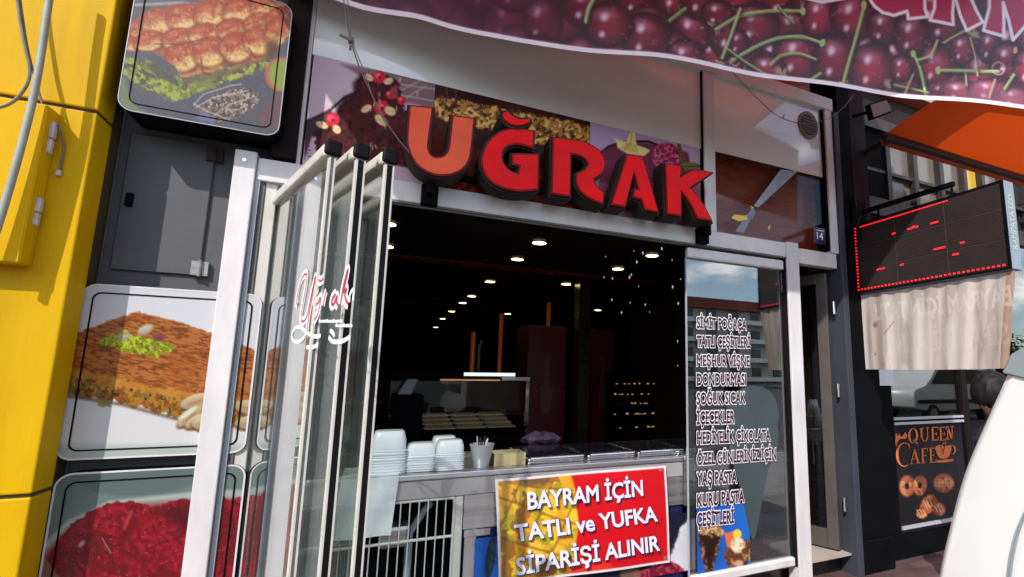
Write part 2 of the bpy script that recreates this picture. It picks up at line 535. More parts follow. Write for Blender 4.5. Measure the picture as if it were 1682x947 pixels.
# ---- printed artwork: a fine sheet whose points carry ink colours
def vnoise(x, y, seed):
    g = np.random.RandomState(seed).rand(64, 64)
    xi = np.floor(x).astype(int); yi = np.floor(y).astype(int); fx = x - xi; fy = y - yi
    fx = fx * fx * (3 - 2 * fx); fy = fy * fy * (3 - 2 * fy)
    a = g[xi % 64, yi % 64]; b = g[(xi + 1) % 64, yi % 64]; c = g[xi % 64, (yi + 1) % 64]; d = g[(xi + 1) % 64, (yi + 1) % 64]
    return (a * (1 - fx) + b * fx) * (1 - fy) + (c * (1 - fx) + d * fx) * fy


def fbm(x, y, seed, o=3):
    s = 0; a = .5; t = 0
    for k in range(o):
        s = s + a * vnoise(x * 2 ** k + 7.3 * k, y * 2 ** k + 3.1 * k, seed + k); t += a; a *= .55
    return s / t


class Art:
    """picture printed on a sheet; motifs are laid out in the units of the survey drawing (photo pixels at its own plane)"""

    def __init__(s, P):                       # P: (nz, nx, 3) points
        s.P = P; s.nz, s.nx = P.shape[:2]
        X, Y = project(P.reshape(-1, 3)); s.X = X; s.Y = Y
        s.c = np.zeros((len(X), 3))

    def bg(s, c): s.c[:] = c

    def fill(s, m, c, a=1.0):
        m = (np.clip(m, 0, 1) * a)[:, None]
        s.c = s.c * (1 - m) + np.asarray(c, float) * m if np.ndim(c) == 1 else s.c * (1 - m) + c * m

    def n(s, sc, seed, o=3, sx=1, sy=1): return fbm(s.X / sc * sx, s.Y / sc * sy, seed, o)

    def poly(s, pts, soft=2.0, rough=0, seed=1, rs=6):
        pts = np.array(pts, float); X, Y = s.X, s.Y
        if rough:
            X = X + (s.n(rs, seed) - .5) * 2 * rough; Y = Y + (s.n(rs, seed + 9) - .5) * 2 * rough
        ins = np.zeros(len(X), bool); d = np.full(len(X), 1e9)
        for i in range(len(pts)):
            x0, y0 = pts[i - 1]; x1, y1 = pts[i]
            if y0 != y1:
                c = ((y0 > Y) != (y1 > Y)) & (X < (x1 - x0) * (Y - y0) / (y1 - y0) + x0); ins ^= c
            dx, dy = x1 - x0, y1 - y0; t = np.clip(((X - x0) * dx + (Y - y0) * dy) / max(dx * dx + dy * dy, 1e-9), 0, 1)
            d = np.minimum(d, np.hypot(X - x0 - t * dx, Y - y0 - t * dy))
        return np.clip(.5 + np.where(ins, d, -d) / soft, 0, 1)

    def line(s, pts, w, soft=1.5):
        d = np.full(len(s.X), 1e9)
        for (x0, y0), (x1, y1) in zip(pts[:-1], pts[1:]):
            dx, dy = x1 - x0, y1 - y0; t = np.clip(((s.X - x0) * dx + (s.Y - y0) * dy) / max(dx * dx + dy * dy, 1e-9), 0, 1)
            d = np.minimum(d, np.hypot(s.X - x0 - t * dx, s.Y - y0 - t * dy))
        return np.clip(.5 + (w / 2 - d) / soft, 0, 1)

    def ell(s, cx, cy, rx, ry, rot=0, soft=.2):
        a = R(rot); dx, dy = s.X - cx, s.Y - cy
        u = (dx * math.cos(a) + dy * math.sin(a)) / rx; v = (-dx * math.sin(a) + dy * math.cos(a)) / ry
        s.u, s.v = u, v
        return np.clip((1 - np.hypot(u, v)) / soft, 0, 1)

    def build(s, name, m, parent, keep=None, label=None, gain=1.0):
        nz, nx = s.nz, s.nx
        i = np.arange(nz * nx).reshape(nz, nx)
        q = np.stack([i[:-1, :-1], i[:-1, 1:], i[1:, 1:], i[1:, :-1]], -1).reshape(-1, 4)
        V = s.P.reshape(-1, 3)
        if keep is not None:
            q = q[keep(V[q].mean(1))]
        off = np.array(ORG[parent.name]) if parent is not None else np.zeros(3)
        me = bpy.data.meshes.new(name)
        me.from_pydata((V - off).tolist(), [], q.tolist())
        at = me.color_attributes.new('ink', 'FLOAT_COLOR', 'POINT')
        c = np.ones((len(V), 4)); c[:, :3] = np.clip(lin(np.clip(s.c, 0, 255)) * gain, 0, .9)
        at.data.foreach_set('color', c.ravel())
        me.polygons.foreach_set('use_smooth', [True] * len(me.polygons))
        me.materials.append(M[m])
        o = bpy.data.objects.new(name, me); COL.objects.link(o)
        if parent is not None: o.parent = parent
        ORG[o.name] = Vector(off)
        if label: o['label'] = label
        return o


def sheetY(x0, x1, z0, z1, y, step):
    nx = int((x1 - x0) / step) + 2; nz = int((z1 - z0) / step) + 2
    gx, gz = np.meshgrid(np.linspace(x0, x1, nx), np.linspace(z1, z0, nz))
    return np.stack([gx, np.full_like(gx, y), gz], -1)


def rrect(x0, x1, z0, z1, r, n=6):
    p = []
    for cx, cz, a in ((x1 - r, z1 - r, 0), (x0 + r, z1 - r, 90), (x0 + r, z0 + r, 180), (x1 - r, z0 + r, 270)):
        for k in range(n + 1):
            t = R(a + 90 * k / n); p.append((cx + r * math.cos(t), cz + r * math.sin(t)))
    return p


def in_rrect(x0, x1, z0, z1, r):
    def k(c):
        dx = np.maximum(np.maximum(x0 + r - c[:, 0], c[:, 0] - x1 + r), 0); dz = np.maximum(np.maximum(z0 + r - c[:, 2], c[:, 2] - z1 + r), 0)
        return np.hypot(dx, dz) <= r
    return k


def ring(outer, inner, y):
    n = len(outer)
    return MB().add([(x, y, z) for x, z in outer] + [(x, y, z) for x, z in inner], [(k, (k + 1) % n, (k + 1) % n + n, k + n) for k in range(n)])


# ================================================================== ground and street
tag(MB().add([(-400, -400, -.14), (400, -400, -.14), (400, 400, -.14), (-400, 400, -.14)], [(0, 1, 2, 3)]).build('ground', 'asphalt'), kind='structure')
tag(box(-30, 40, -4.6, -1.5, -.13, 0).build('pavement', 'pave_light'), kind='structure')
tag(box(-30, 40, -1.496, 20, -.13, .002).build('paved_apron', 'paver'), kind='structure')
tag(box(-30, 40, -4.75, -4.6, -.13, .004).build('kerb', 'kerbstone', bevel=.015), kind='structure')

# ================================================================== the shop building shell
b = thing('shop_building', 'plastered building whose ground floor holds the dark dessert shop', 'building', (1.2, .05, 0))
box(-30, 40, .12, .5, 4.25, 9).build('wall', 'concrete', b)
box(-30, -1.13, .06, .4, 0, 4.25).build('wall', 'concrete', b)
box(7.6, 40, .12, .5, 0, 4.25).build('wall', 'concrete', b)
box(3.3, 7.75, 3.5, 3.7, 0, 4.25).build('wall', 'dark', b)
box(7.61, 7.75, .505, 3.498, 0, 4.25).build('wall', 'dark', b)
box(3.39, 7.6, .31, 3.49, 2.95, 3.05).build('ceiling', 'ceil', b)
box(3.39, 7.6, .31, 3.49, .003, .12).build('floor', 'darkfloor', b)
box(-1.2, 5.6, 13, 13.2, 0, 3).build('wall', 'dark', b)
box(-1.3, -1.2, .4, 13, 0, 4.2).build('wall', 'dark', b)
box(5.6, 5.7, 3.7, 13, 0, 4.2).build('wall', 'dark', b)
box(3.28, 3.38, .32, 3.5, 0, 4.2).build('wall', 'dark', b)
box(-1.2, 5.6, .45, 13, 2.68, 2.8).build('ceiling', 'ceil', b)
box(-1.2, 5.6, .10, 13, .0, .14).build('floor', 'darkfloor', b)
box(2.84, 3.28, .0, .95, .14, .152).build('threshold', 'floorbeige', b)
box(-1.2, 3.28, .45, .47, 2.8, 4.2).build('bulkhead', 'dark', b)
box(2.085, 3.2, .10, .12, 2.45, 4.2).build('panel', 'brownboard', b)  # added board whose orange brown stands in for the awning's reflection
box(-1.13, -.44, .05, .10, 0, 4.25).build('wall', 'greywall', b, label='grey painted wall strip with a small access door')
wd_ = box(-1.095, -.785, .036, .049, 1.875, 2.505).build('access_door', 'greydoor', b, bevel=.004, label='grey sheet metal access door')
mb = MB()
for z in (2.46, 1.91):
    mb = MB().box(-.815, -.787, .022, .036, z - .035, z + .03).box(-.781, -.755, .030, .048, z - .035, z + .03).tube([(-.784, .024, z - .04), (-.784, .024, z + .035)], .007)
    mb.build('hinge', 'signbody' if z > 2 else 'tallow', wd_)
box(-1.075, -1.05, .02, .036, 2.16, 2.22).build('latch', 'black', wd_, bevel=.003)
# canopy above the shop front (mostly above the picture)
c = thing('entrance_awning', 'orange fabric awning roof above the dessert shop front, behind the cherry banner', 'awning', (1, -.8, 4.25))
MB().hexa([(-1.45, -1.62, 4.25), (3.62, -1.62, 4.25), (3.62, .1, 4.40), (-1.45, .1, 4.40), (-1.45, -1.62, 4.253), (3.62, -1.62, 4.253), (3.62, .1, 4.403), (-1.45, .1, 4.403)]).build('fabric', 'awning2', c)
for i_ in range(6): MB().bar((-1.4 + i_, -1.6, 4.225), (-1.4 + i_, .1, 4.375), .05, .04).build('rib', 'awnbar', c)
box(-1.47, 3.64, -1.67, -1.621, 4.19, 4.30).build('front_bar', 'awnbar', c)

# ================================================================== yellow clad wall
y = thing('yellow_wall', 'bright yellow clad wall in large smooth panels at the left edge', 'wall', (-1.7, -.1, 0))
for z0, z1 in ((-.0, .978), (.992, 2.486), (2.500, 4.1), (4.115, 6)):
    box(-2.6, -1.13, -.16, -.03, z0, z1).build('cladding_panel', 'yellow', y, bevel=.006, seg=2)
box(-2.6, -1.137, -.15, .06, 0, 6).build('backing', 'joint', y)
u = thing('utility_box', 'shallow yellow cabinet fixed on the yellow wall with white hinges', 'cabinet', (-1.5, -.16, 1.83))
box(-1.85, -1.237, -.236, -.16, 1.83, 2.455).build('cabinet', 'yellow', u, bevel=.005)
for z, h in ((2.275, .13), (1.985, .11)):
    MB().box(-1.241, -1.226, -.204, -.182, z, z + h * .45).box(-1.241, -1.225, -.206, -.180, z + h * .48, z + h).build('hinge', 'white_plastic', u, bevel=.004)
MB().tube([(-1.222, -.19, 2.40), (-1.205, -.168, 2.32), (-1.205, -.17, 2.22)], .004).build('cord', 'wire', u)
box(-1.214, -1.199, -.176, -.16, 2.198, 2.222).build('clip', 'white_plastic', u, bevel=.003)


def pxY(pts, yy): return [(*[q for q in (onY(a, b_, yy)[0],)], yy, onY(a, b_, yy)[1]) for a, b_ in pts]


t = MB().tube(chaikin(pxY([(92, -70), (80, 0), (62, 130), (38, 230), (5, 345), (-20, 420)], -.27), 2, False), .0115, 10).build('conduit', 'cable', smooth=True)
tag(t, 'thick grey green conduit running down in front of the yellow wall', 'conduit')
t = MB().tube(chaikin(pxY([(22, -60), (28, 0), (40, 75), (50, 110), (46, 140), (20, 170), (-10, 178)], -.235), 3, False), .0055, 8).tube(chaikin(pxY([(26, -60), (33, 0), (44, 75), (53, 112), (68, 165), (72, 180)], -.225), 3, False), .004, 8).build('cable', 'cable2', smooth=True)
tag(t, 'pair of thin brown cables beside the conduit on the yellow wall', 'cable')

# ================================================================== dark column between the light boxes and the shop front
MBc = MB().box(-.555, -.452, -.05, .06, 2.47, 4.2)
t = MBc.build('column', 'brown', bevel=.004); tag(t, 'dark brown column left of the chocolate cake picture', 'column'); recenter(t, (-.5, 0, 2.47))

# ================================================================== three light box signs
LBY = -.15


def light_box(nm, label, x0, x1, z0, z1, y, r, paint, trim=True, rim='alu', rw=.007, gain=.66, trimw=.006):
    o = thing(nm, label, 'sign', ((x0 + x1) / 2, y, z0))
    MB().prism(rrect(x0, x1, z0, z1, r), y, y + .17).build('casing', 'black', o)
    ring(rrect(x0, x1, z0, z1, r), rrect(x0 + rw, x1 - rw, z0 + rw, z1 - rw, r - rw), y - .003).build('rim', rim, o)
    a = Art(sheetY(x0 + .004, x1 - .004, z0 + .004, z1 - .004, y - .002, .0035)); paint(a)
    a.build('print', 'print_box', o, in_rrect(x0 + .004, x1 - .004, z0 + .004, z1 - .004, r), gain=gain)
    i = .034
    if trim:
        ring(rrect(x0 + i, x1 - i, z0 + i, z1 - i, r * .6), rrect(x0 + i + trimw, x1 - i - trimw, z0 + i + trimw, z1 - i - trimw, r * .6 - .003), y - .0042).build('trim_line', 'black', o)
    return o


def paint_baklava(a):
    a.bg((84, 84, 96)); a.fill(a.n(40, 3), (112, 110, 122), .6)
    a.fill(a.line([(215, 8), (300, 4), (330, 10)], 5), (190, 190, 195), .7); a.fill(a.line([(240, 14), (310, 12)], 3), (60, 50, 50), .7)
    # pistachio filling
    g = a.poly([(196, 92), (245, 100), (297, 128), (370, 112), (440, 86), (446, 108), (372, 134), (289, 167), (240, 146), (200, 120)], 4, 5, 4)
    a.fill(g, (128, 138, 62)); n = a.n(7, 11); a.fill(g * (n > .52), (182, 190, 70), .85); a.fill(g * (a.n(9, 21) < .40), (78, 72, 62), .85)
    a.fill(a.poly([(230, 96), (290, 120), (292, 140), (250, 122)], 6, 5, 3), (82, 80, 78), .8)
    a.fill(a.poly([(300, 128), (375, 112), (440, 88), (440, 98), (370, 124), (300, 142)], 4, 4, 6), (118, 96, 74), .75)
    # syrupy pastry top
    top = a.poly([(190, 60), (213, 42), (232, 22), (260, 10), (330, 4), (380, -12), (480, -20), (475, 60), (455, 78), (425, 98), (360, 112), (297, 128), (286, 108), (255, 86), (225, 84), (190, 78)], 4, 5, 2, 12)
    a.fill(top, (178, 92, 58)); a.fill(top * (a.n(15, 31) > .55), (216, 150, 100), .5)
    rows = [([(222, 50), (258, 34), (300, 26), (345, 20), (392, 16), (438, 6), (470, 0)], 30, 22),
            ([(205, 74), (245, 66), (290, 62), (335, 54), (380, 46), (425, 36), (462, 26)], 28, 17),
            ([(300, 92), (345, 84), (388, 76), (428, 64), (462, 52)], 31, 25)]
    for i, (row, rx, ry) in enumerate(rows):
        for k, (x, yv) in enumerate(row):
            m = a.ell(x, yv, rx, ry * 1.1, -14, .22) * top; v = np.clip(a.v, -1, 1); uu = a.u
            wob = (a.n(13, 40 + k + 7 * i) - .5) * .8 + (a.n(4.5, 140 + k) - .5) * .5
            t_ = np.clip((v + wob + .25) / .85, 0, 1); t_ = (t_ * t_ * (3 - 2 * t_))[:, None]
            col = np.array((178, 74, 40)) * (1 - t_) + np.array((242, 204, 132)) * t_
            a.fill(a.ell(x, yv + 3, rx * 1.06, ry * 1.2, -14, .12) * top, (112, 54, 30), .55)
            a.fill(m, col)
            a.fill(np.clip(1 - np.hypot(uu + .2, (v + .35) * 1.8) / .55, 0, 1) * m, (214, 128, 84), .8)
            a.fill(m * (a.n(5, 60 + k) > .66) * (v < .2), (232, 160, 120), .5); a.fill(m * (a.n(6, 90 + k) < .30), (134, 50, 30), .45)
    a.fill(a.line([(296, 128), (345, 120), (362, 112)], 9, 8) * top, (240, 196, 110), .8)
    for p in ([(330, 96), (333, 118), (345, 122)], [(360, 84), (380, 108)], [(408, 78), (420, 96)], [(255, 72), (300, 72), (340, 62)]): a.fill(a.line(p, 2.5, 2), (120, 62, 36), .8)
    a.fill(a.ell(446, 78, 14, 22, 20, .6), (92, 50, 30), .8)
    # glass bowl with crushed nuts, plate
    m = a.ell(375, 172, 56, 26, -18, .15); a.fill(m, (84, 72, 64), .9)
    a.fill(m * (a.n(5, 71) > .54), (150, 118, 92), .9); a.fill(m * (a.n(4, 81) > .63), (206, 198, 192), .8)
    for p in ([(318, 172), (335, 154), (380, 140), (396, 138)], [(322, 176), (350, 160), (400, 150), (408, 148)], [(318, 170), (340, 182), (370, 194)], [(352, 188), (380, 170), (420, 158)]): a.fill(a.line(p, 2.2), (196, 190, 188), .8)
    a.fill(a.poly([(318, 196), (332, 182), (352, 192), (348, 204)], 5, 4), (120, 126, 180), .8)
    a.fill(a.ell(462, 122, 28, 30, 0, .1), (196, 106, 84)); a.fill(a.ell(465, 122, 25, 27, 0, .15), (150, 168, 62))
    a.fill(a.poly([(420, 190), (450, 150), (475, 160), (470, 215), (430, 212)], 8, 6), (124, 82, 78), .7)
    e = a.poly([(190, 150), (203, 120), (212, 150), (216, 170), (240, 182), (230, 188), (195, 178)], 6, 5); a.fill(e, (140, 152, 92), .7)
    a.fill((a.n(3, 91) > .62), (120, 118, 125), .25)


bx0 = onY(195, 150, LBY)[0] + .0; bz0 = onY(330, 203, LBY)[1]; bx1 = onY(466, 150, LBY)[0]
light_box('light_box_sign', 'light box sign picturing rolled baklava with green pistachio filling', bx0, bx1, bz0, bz0 + .68, LBY, .055, paint_baklava, rim='bluish', rw=.0035, gain=.60, trimw=.004)


def paint_kadayif(a):
    a.bg((228, 229, 236)); a.fill(np.clip((a.Y - 640) / 60, 0, 1), (232, 232, 232), .8)
    a.fill(np.clip((a.Y - 725) / 12, 0, 1), (176, 196, 184), .8)
    top = a.poly([(100, 585), (125, 548), (175, 528), (225, 512), (300, 530), (372, 556), (480, 600), (470, 680), (330, 648), (240, 640), (118, 606)], 3, 2, 2, 5)
    side = a.poly([(100, 592), (118, 604), (250, 632), (480, 668), (480, 720), (330, 688), (290, 684), (200, 662), (100, 646)], 4, 8, 5, 9)
    a.fill(side, (140, 84, 34)); a.fill(side * (a.n(7, 13) > .5), (190, 128, 48), .85); a.fill(side * (a.n(8, 17) < .38), (76, 48, 22), .9)
    a.fill(side * (a.n(9, 23) > .60) * np.clip((a.Y - 612) / 20, 0, 1), (120, 122, 44), .85)
    a.fill(top, (172, 98, 44)); fib = fbm((a.X + a.Y * .8) / 11, (a.Y - a.X * .22) / 2.4, 5, 2)
    a.fill(top * (fib > .56), (200, 128, 64), .7); a.fill(top * (fib < .40), (122, 62, 24), .75); a.fill(top * (a.n(60, 8) > .55), (176, 92, 34), .35)
    a.fill(a.poly([(104, 596), (118, 604), (250, 634), (480, 668), (480, 678), (250, 646), (110, 616)], 5, 5), (206, 140, 52), .8)
    a.fill(side * (a.n(6, 51) > .57) * np.clip((650 - a.Y + (a.X - 118) * .16) / 20, 0, 1), (212, 150, 60), .8)
    a.fill(a.line([(112, 650), (200, 664), (290, 688), (330, 690)], 5, 5), (90, 58, 30), .7)
    g = a.poly([(162, 556), (182, 548), (200, 546), (225, 552), (262, 556), (288, 570), (282, 574), (258, 584), (228, 582), (205, 576), (185, 568), (160, 564)], 3, 7, 3, 6)
    a.fill(g, (140, 150, 30)); a.fill(g * (a.n(5, 33) > .5), (192, 200, 54)); a.fill(g * (a.n(4, 37) < .35), (84, 92, 24), .8)
    for cx, cy, rx, ry, ro, c in ((203, 552, 14, 8, -8, (216, 212, 186)), (239, 541, 17, 9, -24, (228, 220, 196)), (261, 553, 13, 9, -6, (160, 84, 76)), (205, 545, 9, 5, 0, (200, 206, 90))):
        m = a.ell(cx, cy, rx, ry, ro, .4); v = np.clip(a.v * .5 + .5, 0, 1)[:, None]; a.fill(m, np.array(c) * (1 - .28 * v))
    for cx, cy, rx, ry, ro in ((322, 658, 30, 12, -18), (345, 668, 24, 10, -20), (312, 683, 28, 10, -38), (326, 690, 26, 10, -26), (338, 694, 26, 13, -4), (420, 670, 40, 14, 8), (420, 692, 38, 13, -6)):
        m = a.ell(cx, cy, rx, ry, ro, .18); v = np.clip(a.v * .5 + .5, 0, 1)[:, None]
        a.fill(a.ell(cx, cy + 3, rx + 2, ry + 2, ro, .2), (120, 82, 46), .9); a.fill(m, np.array((232, 208, 164)) * (1 - .30 * v)); a.fill(a.ell(cx, cy + 2, rx * .75, ry * .3, ro, .6), (176, 128, 78), .7)
    a.fill(a.ell(308, 678, 22, 5, -36, .4), (234, 232, 210))
    a.fill(a.poly([(160, 664), (172, 650), (184, 668), (170, 668)], 3, 3), (150, 128, 48), .8)


LB2 = -.02
kx0 = onY(126, 600, LB2)[0]; kx0 = onY(115, 600, LB2)[0]; kz1 = onY(240, 471, LB2)[1]; kz0 = onY(200, 752, LB2)[1]
light_box('light_box_sign', 'light box sign picturing a square of shredded pastry topped with pistachio', kx0, kx0 + .62, kz0, kz1, LB2, .05, paint_kadayif)


def paint_red(a):
    a.bg((124, 142, 138)); a.fill(a.n(60, 3, 2, 1, .4), (96, 112, 108), .6)
    a.fill(a.ell(240, 760, 130, 54, -6, .05), (98, 116, 114), .8)
    a.fill(a.poly([(60, 905), (110, 855), (180, 822), (330, 806), (480, 800), (480, 970), (60, 970)], 5), (178, 188, 182))
    a.fill(a.poly([(66, 915), (112, 866), (200, 828), (330, 818), (480, 818), (480, 960), (66, 960)], 9), (138, 70, 72), .75)
    m = a.poly([(78, 918), (92, 890), (116, 862), (150, 838), (178, 826), (214, 823), (252, 832), (300, 820), (360, 818), (480, 820), (480, 990), (140, 990), (90, 940)], 3, 4, 2, 8)
    a.fill(m, (146, 16, 32)); n = a.n(6, 12); a.fill(m * (n > .58), (184, 36, 54), .55); a.fill(m * (n < .36), (104, 12, 24), .6)
    a.fill(m * (a.n(34, 14) < .42), (104, 20, 26), .6); a.fill(m * (a.n(3.6, 18) > .77), (214, 120, 136), .55)
    for p in ([(220, 830), (212, 870), (195, 890)], [(205, 872), (222, 905), (240, 925)], [(150, 870), (160, 905), (150, 940)], [(170, 880), (184, 910)]): a.fill(a.line(p, 8, 10) * m, (96, 18, 22), .7)
    a.fill(a.line([(216, 840), (204, 868)], 5, 4), (206, 80, 66), .7); a.fill(a.line([(168, 884), (182, 908)], 2), (220, 150, 150), .7); a.fill(a.ell(134, 893, 10, 5, -50, .6), (230, 190, 200), .8)
    a.fill(a.poly([(250, 835), (340, 830), (340, 900), (300, 870)], 14, 8) * m, (72, 14, 20), .7)


rz1 = onY(220, 771, LB2)[1]; rx0 = onY(95, 830, LB2)[0]
light_box('light_box_sign', 'light box sign picturing a glossy deep red syrup dessert', kx0 + .012, kx0 + .632, rz1 - .70, rz1, LB2, .055, paint_red)
# ================================================================== aluminium shop front
f = thing('shopfront_frame', 'pale aluminium frame of the dessert shop front with header and posts', 'window frame', (1.2, 0, .14))
HB, HT = 2.345, 2.455
box(-.69, -.605, -.05, .05, .0, 2.475).build('post', 'alu', f, bevel=.004, seg=2, label='sunlit flat white post at the left end')
MB().tube([(-.65, -.051, 2.425), (-.65, -.056, 2.425)], .009, 12).build('screw', 'steel2', f)
box(-.603, -.585, -.03, .05, .0, 2.44).build('track', 'bluish', f)
box(-.585, -.566, -.018, .05, .0, 2.43).build('brush_strip', 'track', f)
box(-.566, -.515, -.012, .05, .0, 2.345).build('jamb', 'alu2', f, bevel=.004)
box(-.600, 2.715, -.035, .05, HB, HT).build('header', 'alu', f, bevel=.004, seg=2)
box(-.5, 2.715, -.037, -.02, HB - .012, HB - .001).build('header_lip', 'track', f)
box(2.715, 2.835, -.045, .06, .0, HT + .008).build('post', 'alu', f, bevel=.005, seg=2, label='white post between menu glass and open door')
box(2.708, 2.7145, -.03, .03, .15, HB).build('gasket', 'rubber', f)
box(2.836, 3.27, -.02, .05, HB - .03, HT - .02).build('door_header', 'alu', f, bevel=.004, label='shaded header over the open door')
box(1.985, 2.082, -.03, .05, HT + .001, 3.66).build('mullion', 'alu', f, bevel=.004)
box(-.445, 3.30, -.04, .05, 3.665, 3.775).build('top_rail', 'alu', f, bevel=.004)
box(3.205, 3.285, -.035, .05, HT - .02, 3.664).build('jamb', 'alu', f, bevel=.004)
box(3.18, 3.204, -.02, .04, HT, 3.664).build('bead', 'black', f)
box(1.977, 1.984, -.02, .04, HT, 3.664).build('bead', 'black', f)
box(-.452, -.437, -.02, .03, HT, 3.66).build('bead', 'alu', f)
box(-.435, 1.976, .004, .012, HT, 3.664).build('transom_glass', 'black', f)
box(2.083, 3.179, .004, .012, HT, 3.664).build('transom_glass', 'paneglass', f, label='clear lower transom glass before an orange brown board that stands in for reflections')
# frosted film on the upper part of the transom
FZ = 3.065
fr_l = box(-.435, 1.976, -.003, .003, FZ, 3.664).build('frosted_film', 'film', f)
fz2 = onY(1260, 269, 0)[1]
box(2.083, 3.179, -.003, .003, fz2, 3.664).build('frosted_film', 'film', f)
for px_ in (705, 1152):
    x = onY(px_, 325 if px_ < 900 else 387, -.05)[0]
    z = onY(px_, 322 if px_ < 900 else 388, -.05)[1]
    MB().box(x - .042, x + .042, -.085, -.036, z - .055, z + .055).box(x - .02, x + .02, -.14, -.085, z - .01, z + .08).build('sign_bracket', 'black', f, bevel=.004)

# ------------------------------------------------------------------ picture prints in the transom
def wprint(label, p0, p1, paint, zt=FZ + .002, y=-.0015):
    x0 = onY(*p0, 0)[0]; x1 = onY(*p1, 0)[0]
    a = Art(sheetY(x0, x1, HT + .002, zt, y, .005)); paint(a)
    o = a.build('window_print', 'print_film', None, gain=1.2)
    tag(o, label, 'print'); recenter(o, ((x0 + x1) / 2, y, HT))
    return o


def paint_cake(a):
    a.bg((188, 168, 182)); a.fill(a.n(50, 2), (172, 150, 168), .4)
    a.fill(a.poly([(560, 105), (715, 130), (715, 300), (660, 300), (610, 135)], 5), (120, 96, 98)); a.fill(a.poly([(650, 128), (715, 138), (715, 200), (655, 175)], 5), (120, 94, 96))
    for p in ([(655, 150), (690, 132)], [(664, 162), (700, 140)], [(655, 138), (715, 146)], [(660, 156), (715, 166)], [(675, 172), (715, 180)]): a.fill(a.line(p, 2.5), (180, 160, 164), .7)
    a.fill(a.line([(657, 128), (655, 150)], 3), (190, 175, 175), .8)
    a.fill(a.poly([(655, 165), (690, 172), (715, 190), (715, 202), (660, 186)], 5), (176, 158, 180), .8)
    a.fill(a.line([(503, 200), (540, 182), (566, 160), (586, 152)], 5), (48, 20, 26), .9)
    a.fill(a.poly([(500, 92), (507, 90), (507, 192), (500, 196)], 2), (214, 200, 212))
    a.fill(a.poly([(501, 197), (545, 182), (545, 215), (512, 225), (500, 260)], 3), (52, 26, 34), .9)
    cake = a.poly([(518, 262), (520, 218), (545, 205), (556, 182), (566, 162), (585, 156), (582, 138), (594, 124), (630, 122), (654, 132), (660, 150), (664, 180), (690, 190), (720, 320), (520, 300)], 3, 6, 3)
    a.fill(cake, (66, 14, 20)); a.fill(cake * (a.n(14, 5) > .55), (86, 26, 30), .7); a.fill(cake * (a.n(9, 8) < .36), (30, 8, 12), .8)
    a.fill(a.poly([(640, 146), (652, 140), (654, 162), (640, 162)], 4), (150, 76, 80), .8)
    a.fill(a.line([(520, 220), (545, 206), (556, 184), (568, 162), (586, 154), (584, 138), (596, 124)], 9, 8), (30, 8, 12), .8)
    for cx, cy, r in ((623, 126, 12), (546, 196, 13), (627, 177, 14), (660, 165, 8), (640, 155, 7)):
        a.fill(a.ell(cx, cy, r, r, 0, .2), (188, 32, 52)); a.fill(a.ell(cx - 2, cy - 2, r * .6, r * .5, 30, .4), (226, 92, 104), .9); a.fill(a.ell(cx + 1, cy + 1, r * .3, r * .3, 0, .4), (130, 14, 30))
    for cx, cy, rx, ry, ro in ((606, 127, 9, 6, 30), (638, 133, 9, 6, -20), (602, 178, 11, 6, -30), (641, 182, 11, 8, 30), (626, 197, 14, 8, 40), (529, 205, 12, 6, 20), (553, 212, 9, 7, 50), (530, 203, 5, 4, 0)):
        a.fill(a.ell(cx, cy, rx, ry, ro, .25), (206, 186, 136)); a.fill(a.line([(cx - rx * .6, cy - 1), (cx + rx * .6, cy + 1)], 1.2), (150, 128, 84), .6)
    rs = np.random.RandomState(4)
    for _ in range(26):
        cx, cy = rs.uniform(525, 690), rs.uniform(150, 290); k = rs.uniform(-1, 1)
        a.fill(a.line([(cx, cy), (cx + 2 * k, cy + 6)], 1.8), (206, 186, 180), .75)
    for k in range(7): a.fill(a.line([(499, 224 + k * 5.4), (506 + (k * 37 % 9), 224.6 + k * 5.4)], 1.6) * (a.n(3, 20 + k) > .40), (70, 46, 66), .9)
    a.fill(a.poly([(636, 268), (720, 285), (720, 320), (640, 310)], 4), (176, 158, 172))


def paint_nuts(a):
    a.bg((48, 16, 16)); a.fill(a.n(20, 3) > .55, (74, 28, 22), .6)
    for x in (732, 746, 838, 848, 905): a.fill(a.line([(x, 120), (x + 6, 200)], 3.5), (112, 72, 52), .55)
    m = a.poly([(700, 160), (740, 162), (800, 172), (845, 184), (880, 190), (930, 198), (975, 208), (975, 246), (930, 244), (890, 238), (860, 232), (812, 212), (770, 208), (735, 200), (700, 185)], 3, 5, 3)
    a.fill(m, (104, 62, 24)); n = vnoise(a.X / 5.2, a.Y / 4.2 + a.X / 19, 5); n2 = vnoise(a.X / 4.6 + 9, a.Y / 4.4, 15)
    a.fill(m * (n > .46), (176, 124, 58), .9); a.fill(m * (n2 > .62), (222, 178, 100), .9); a.fill(m * (n < .22), (58, 28, 12), .8)
    a.fill(a.poly([(700, 215), (800, 250), (970, 300), (970, 400), (700, 330)], 6), (122, 26, 24), .8); a.fill((a.n(8, 40) > .6) * np.clip((a.Y - 262) / 20, 0, 1), (176, 92, 50), .6)


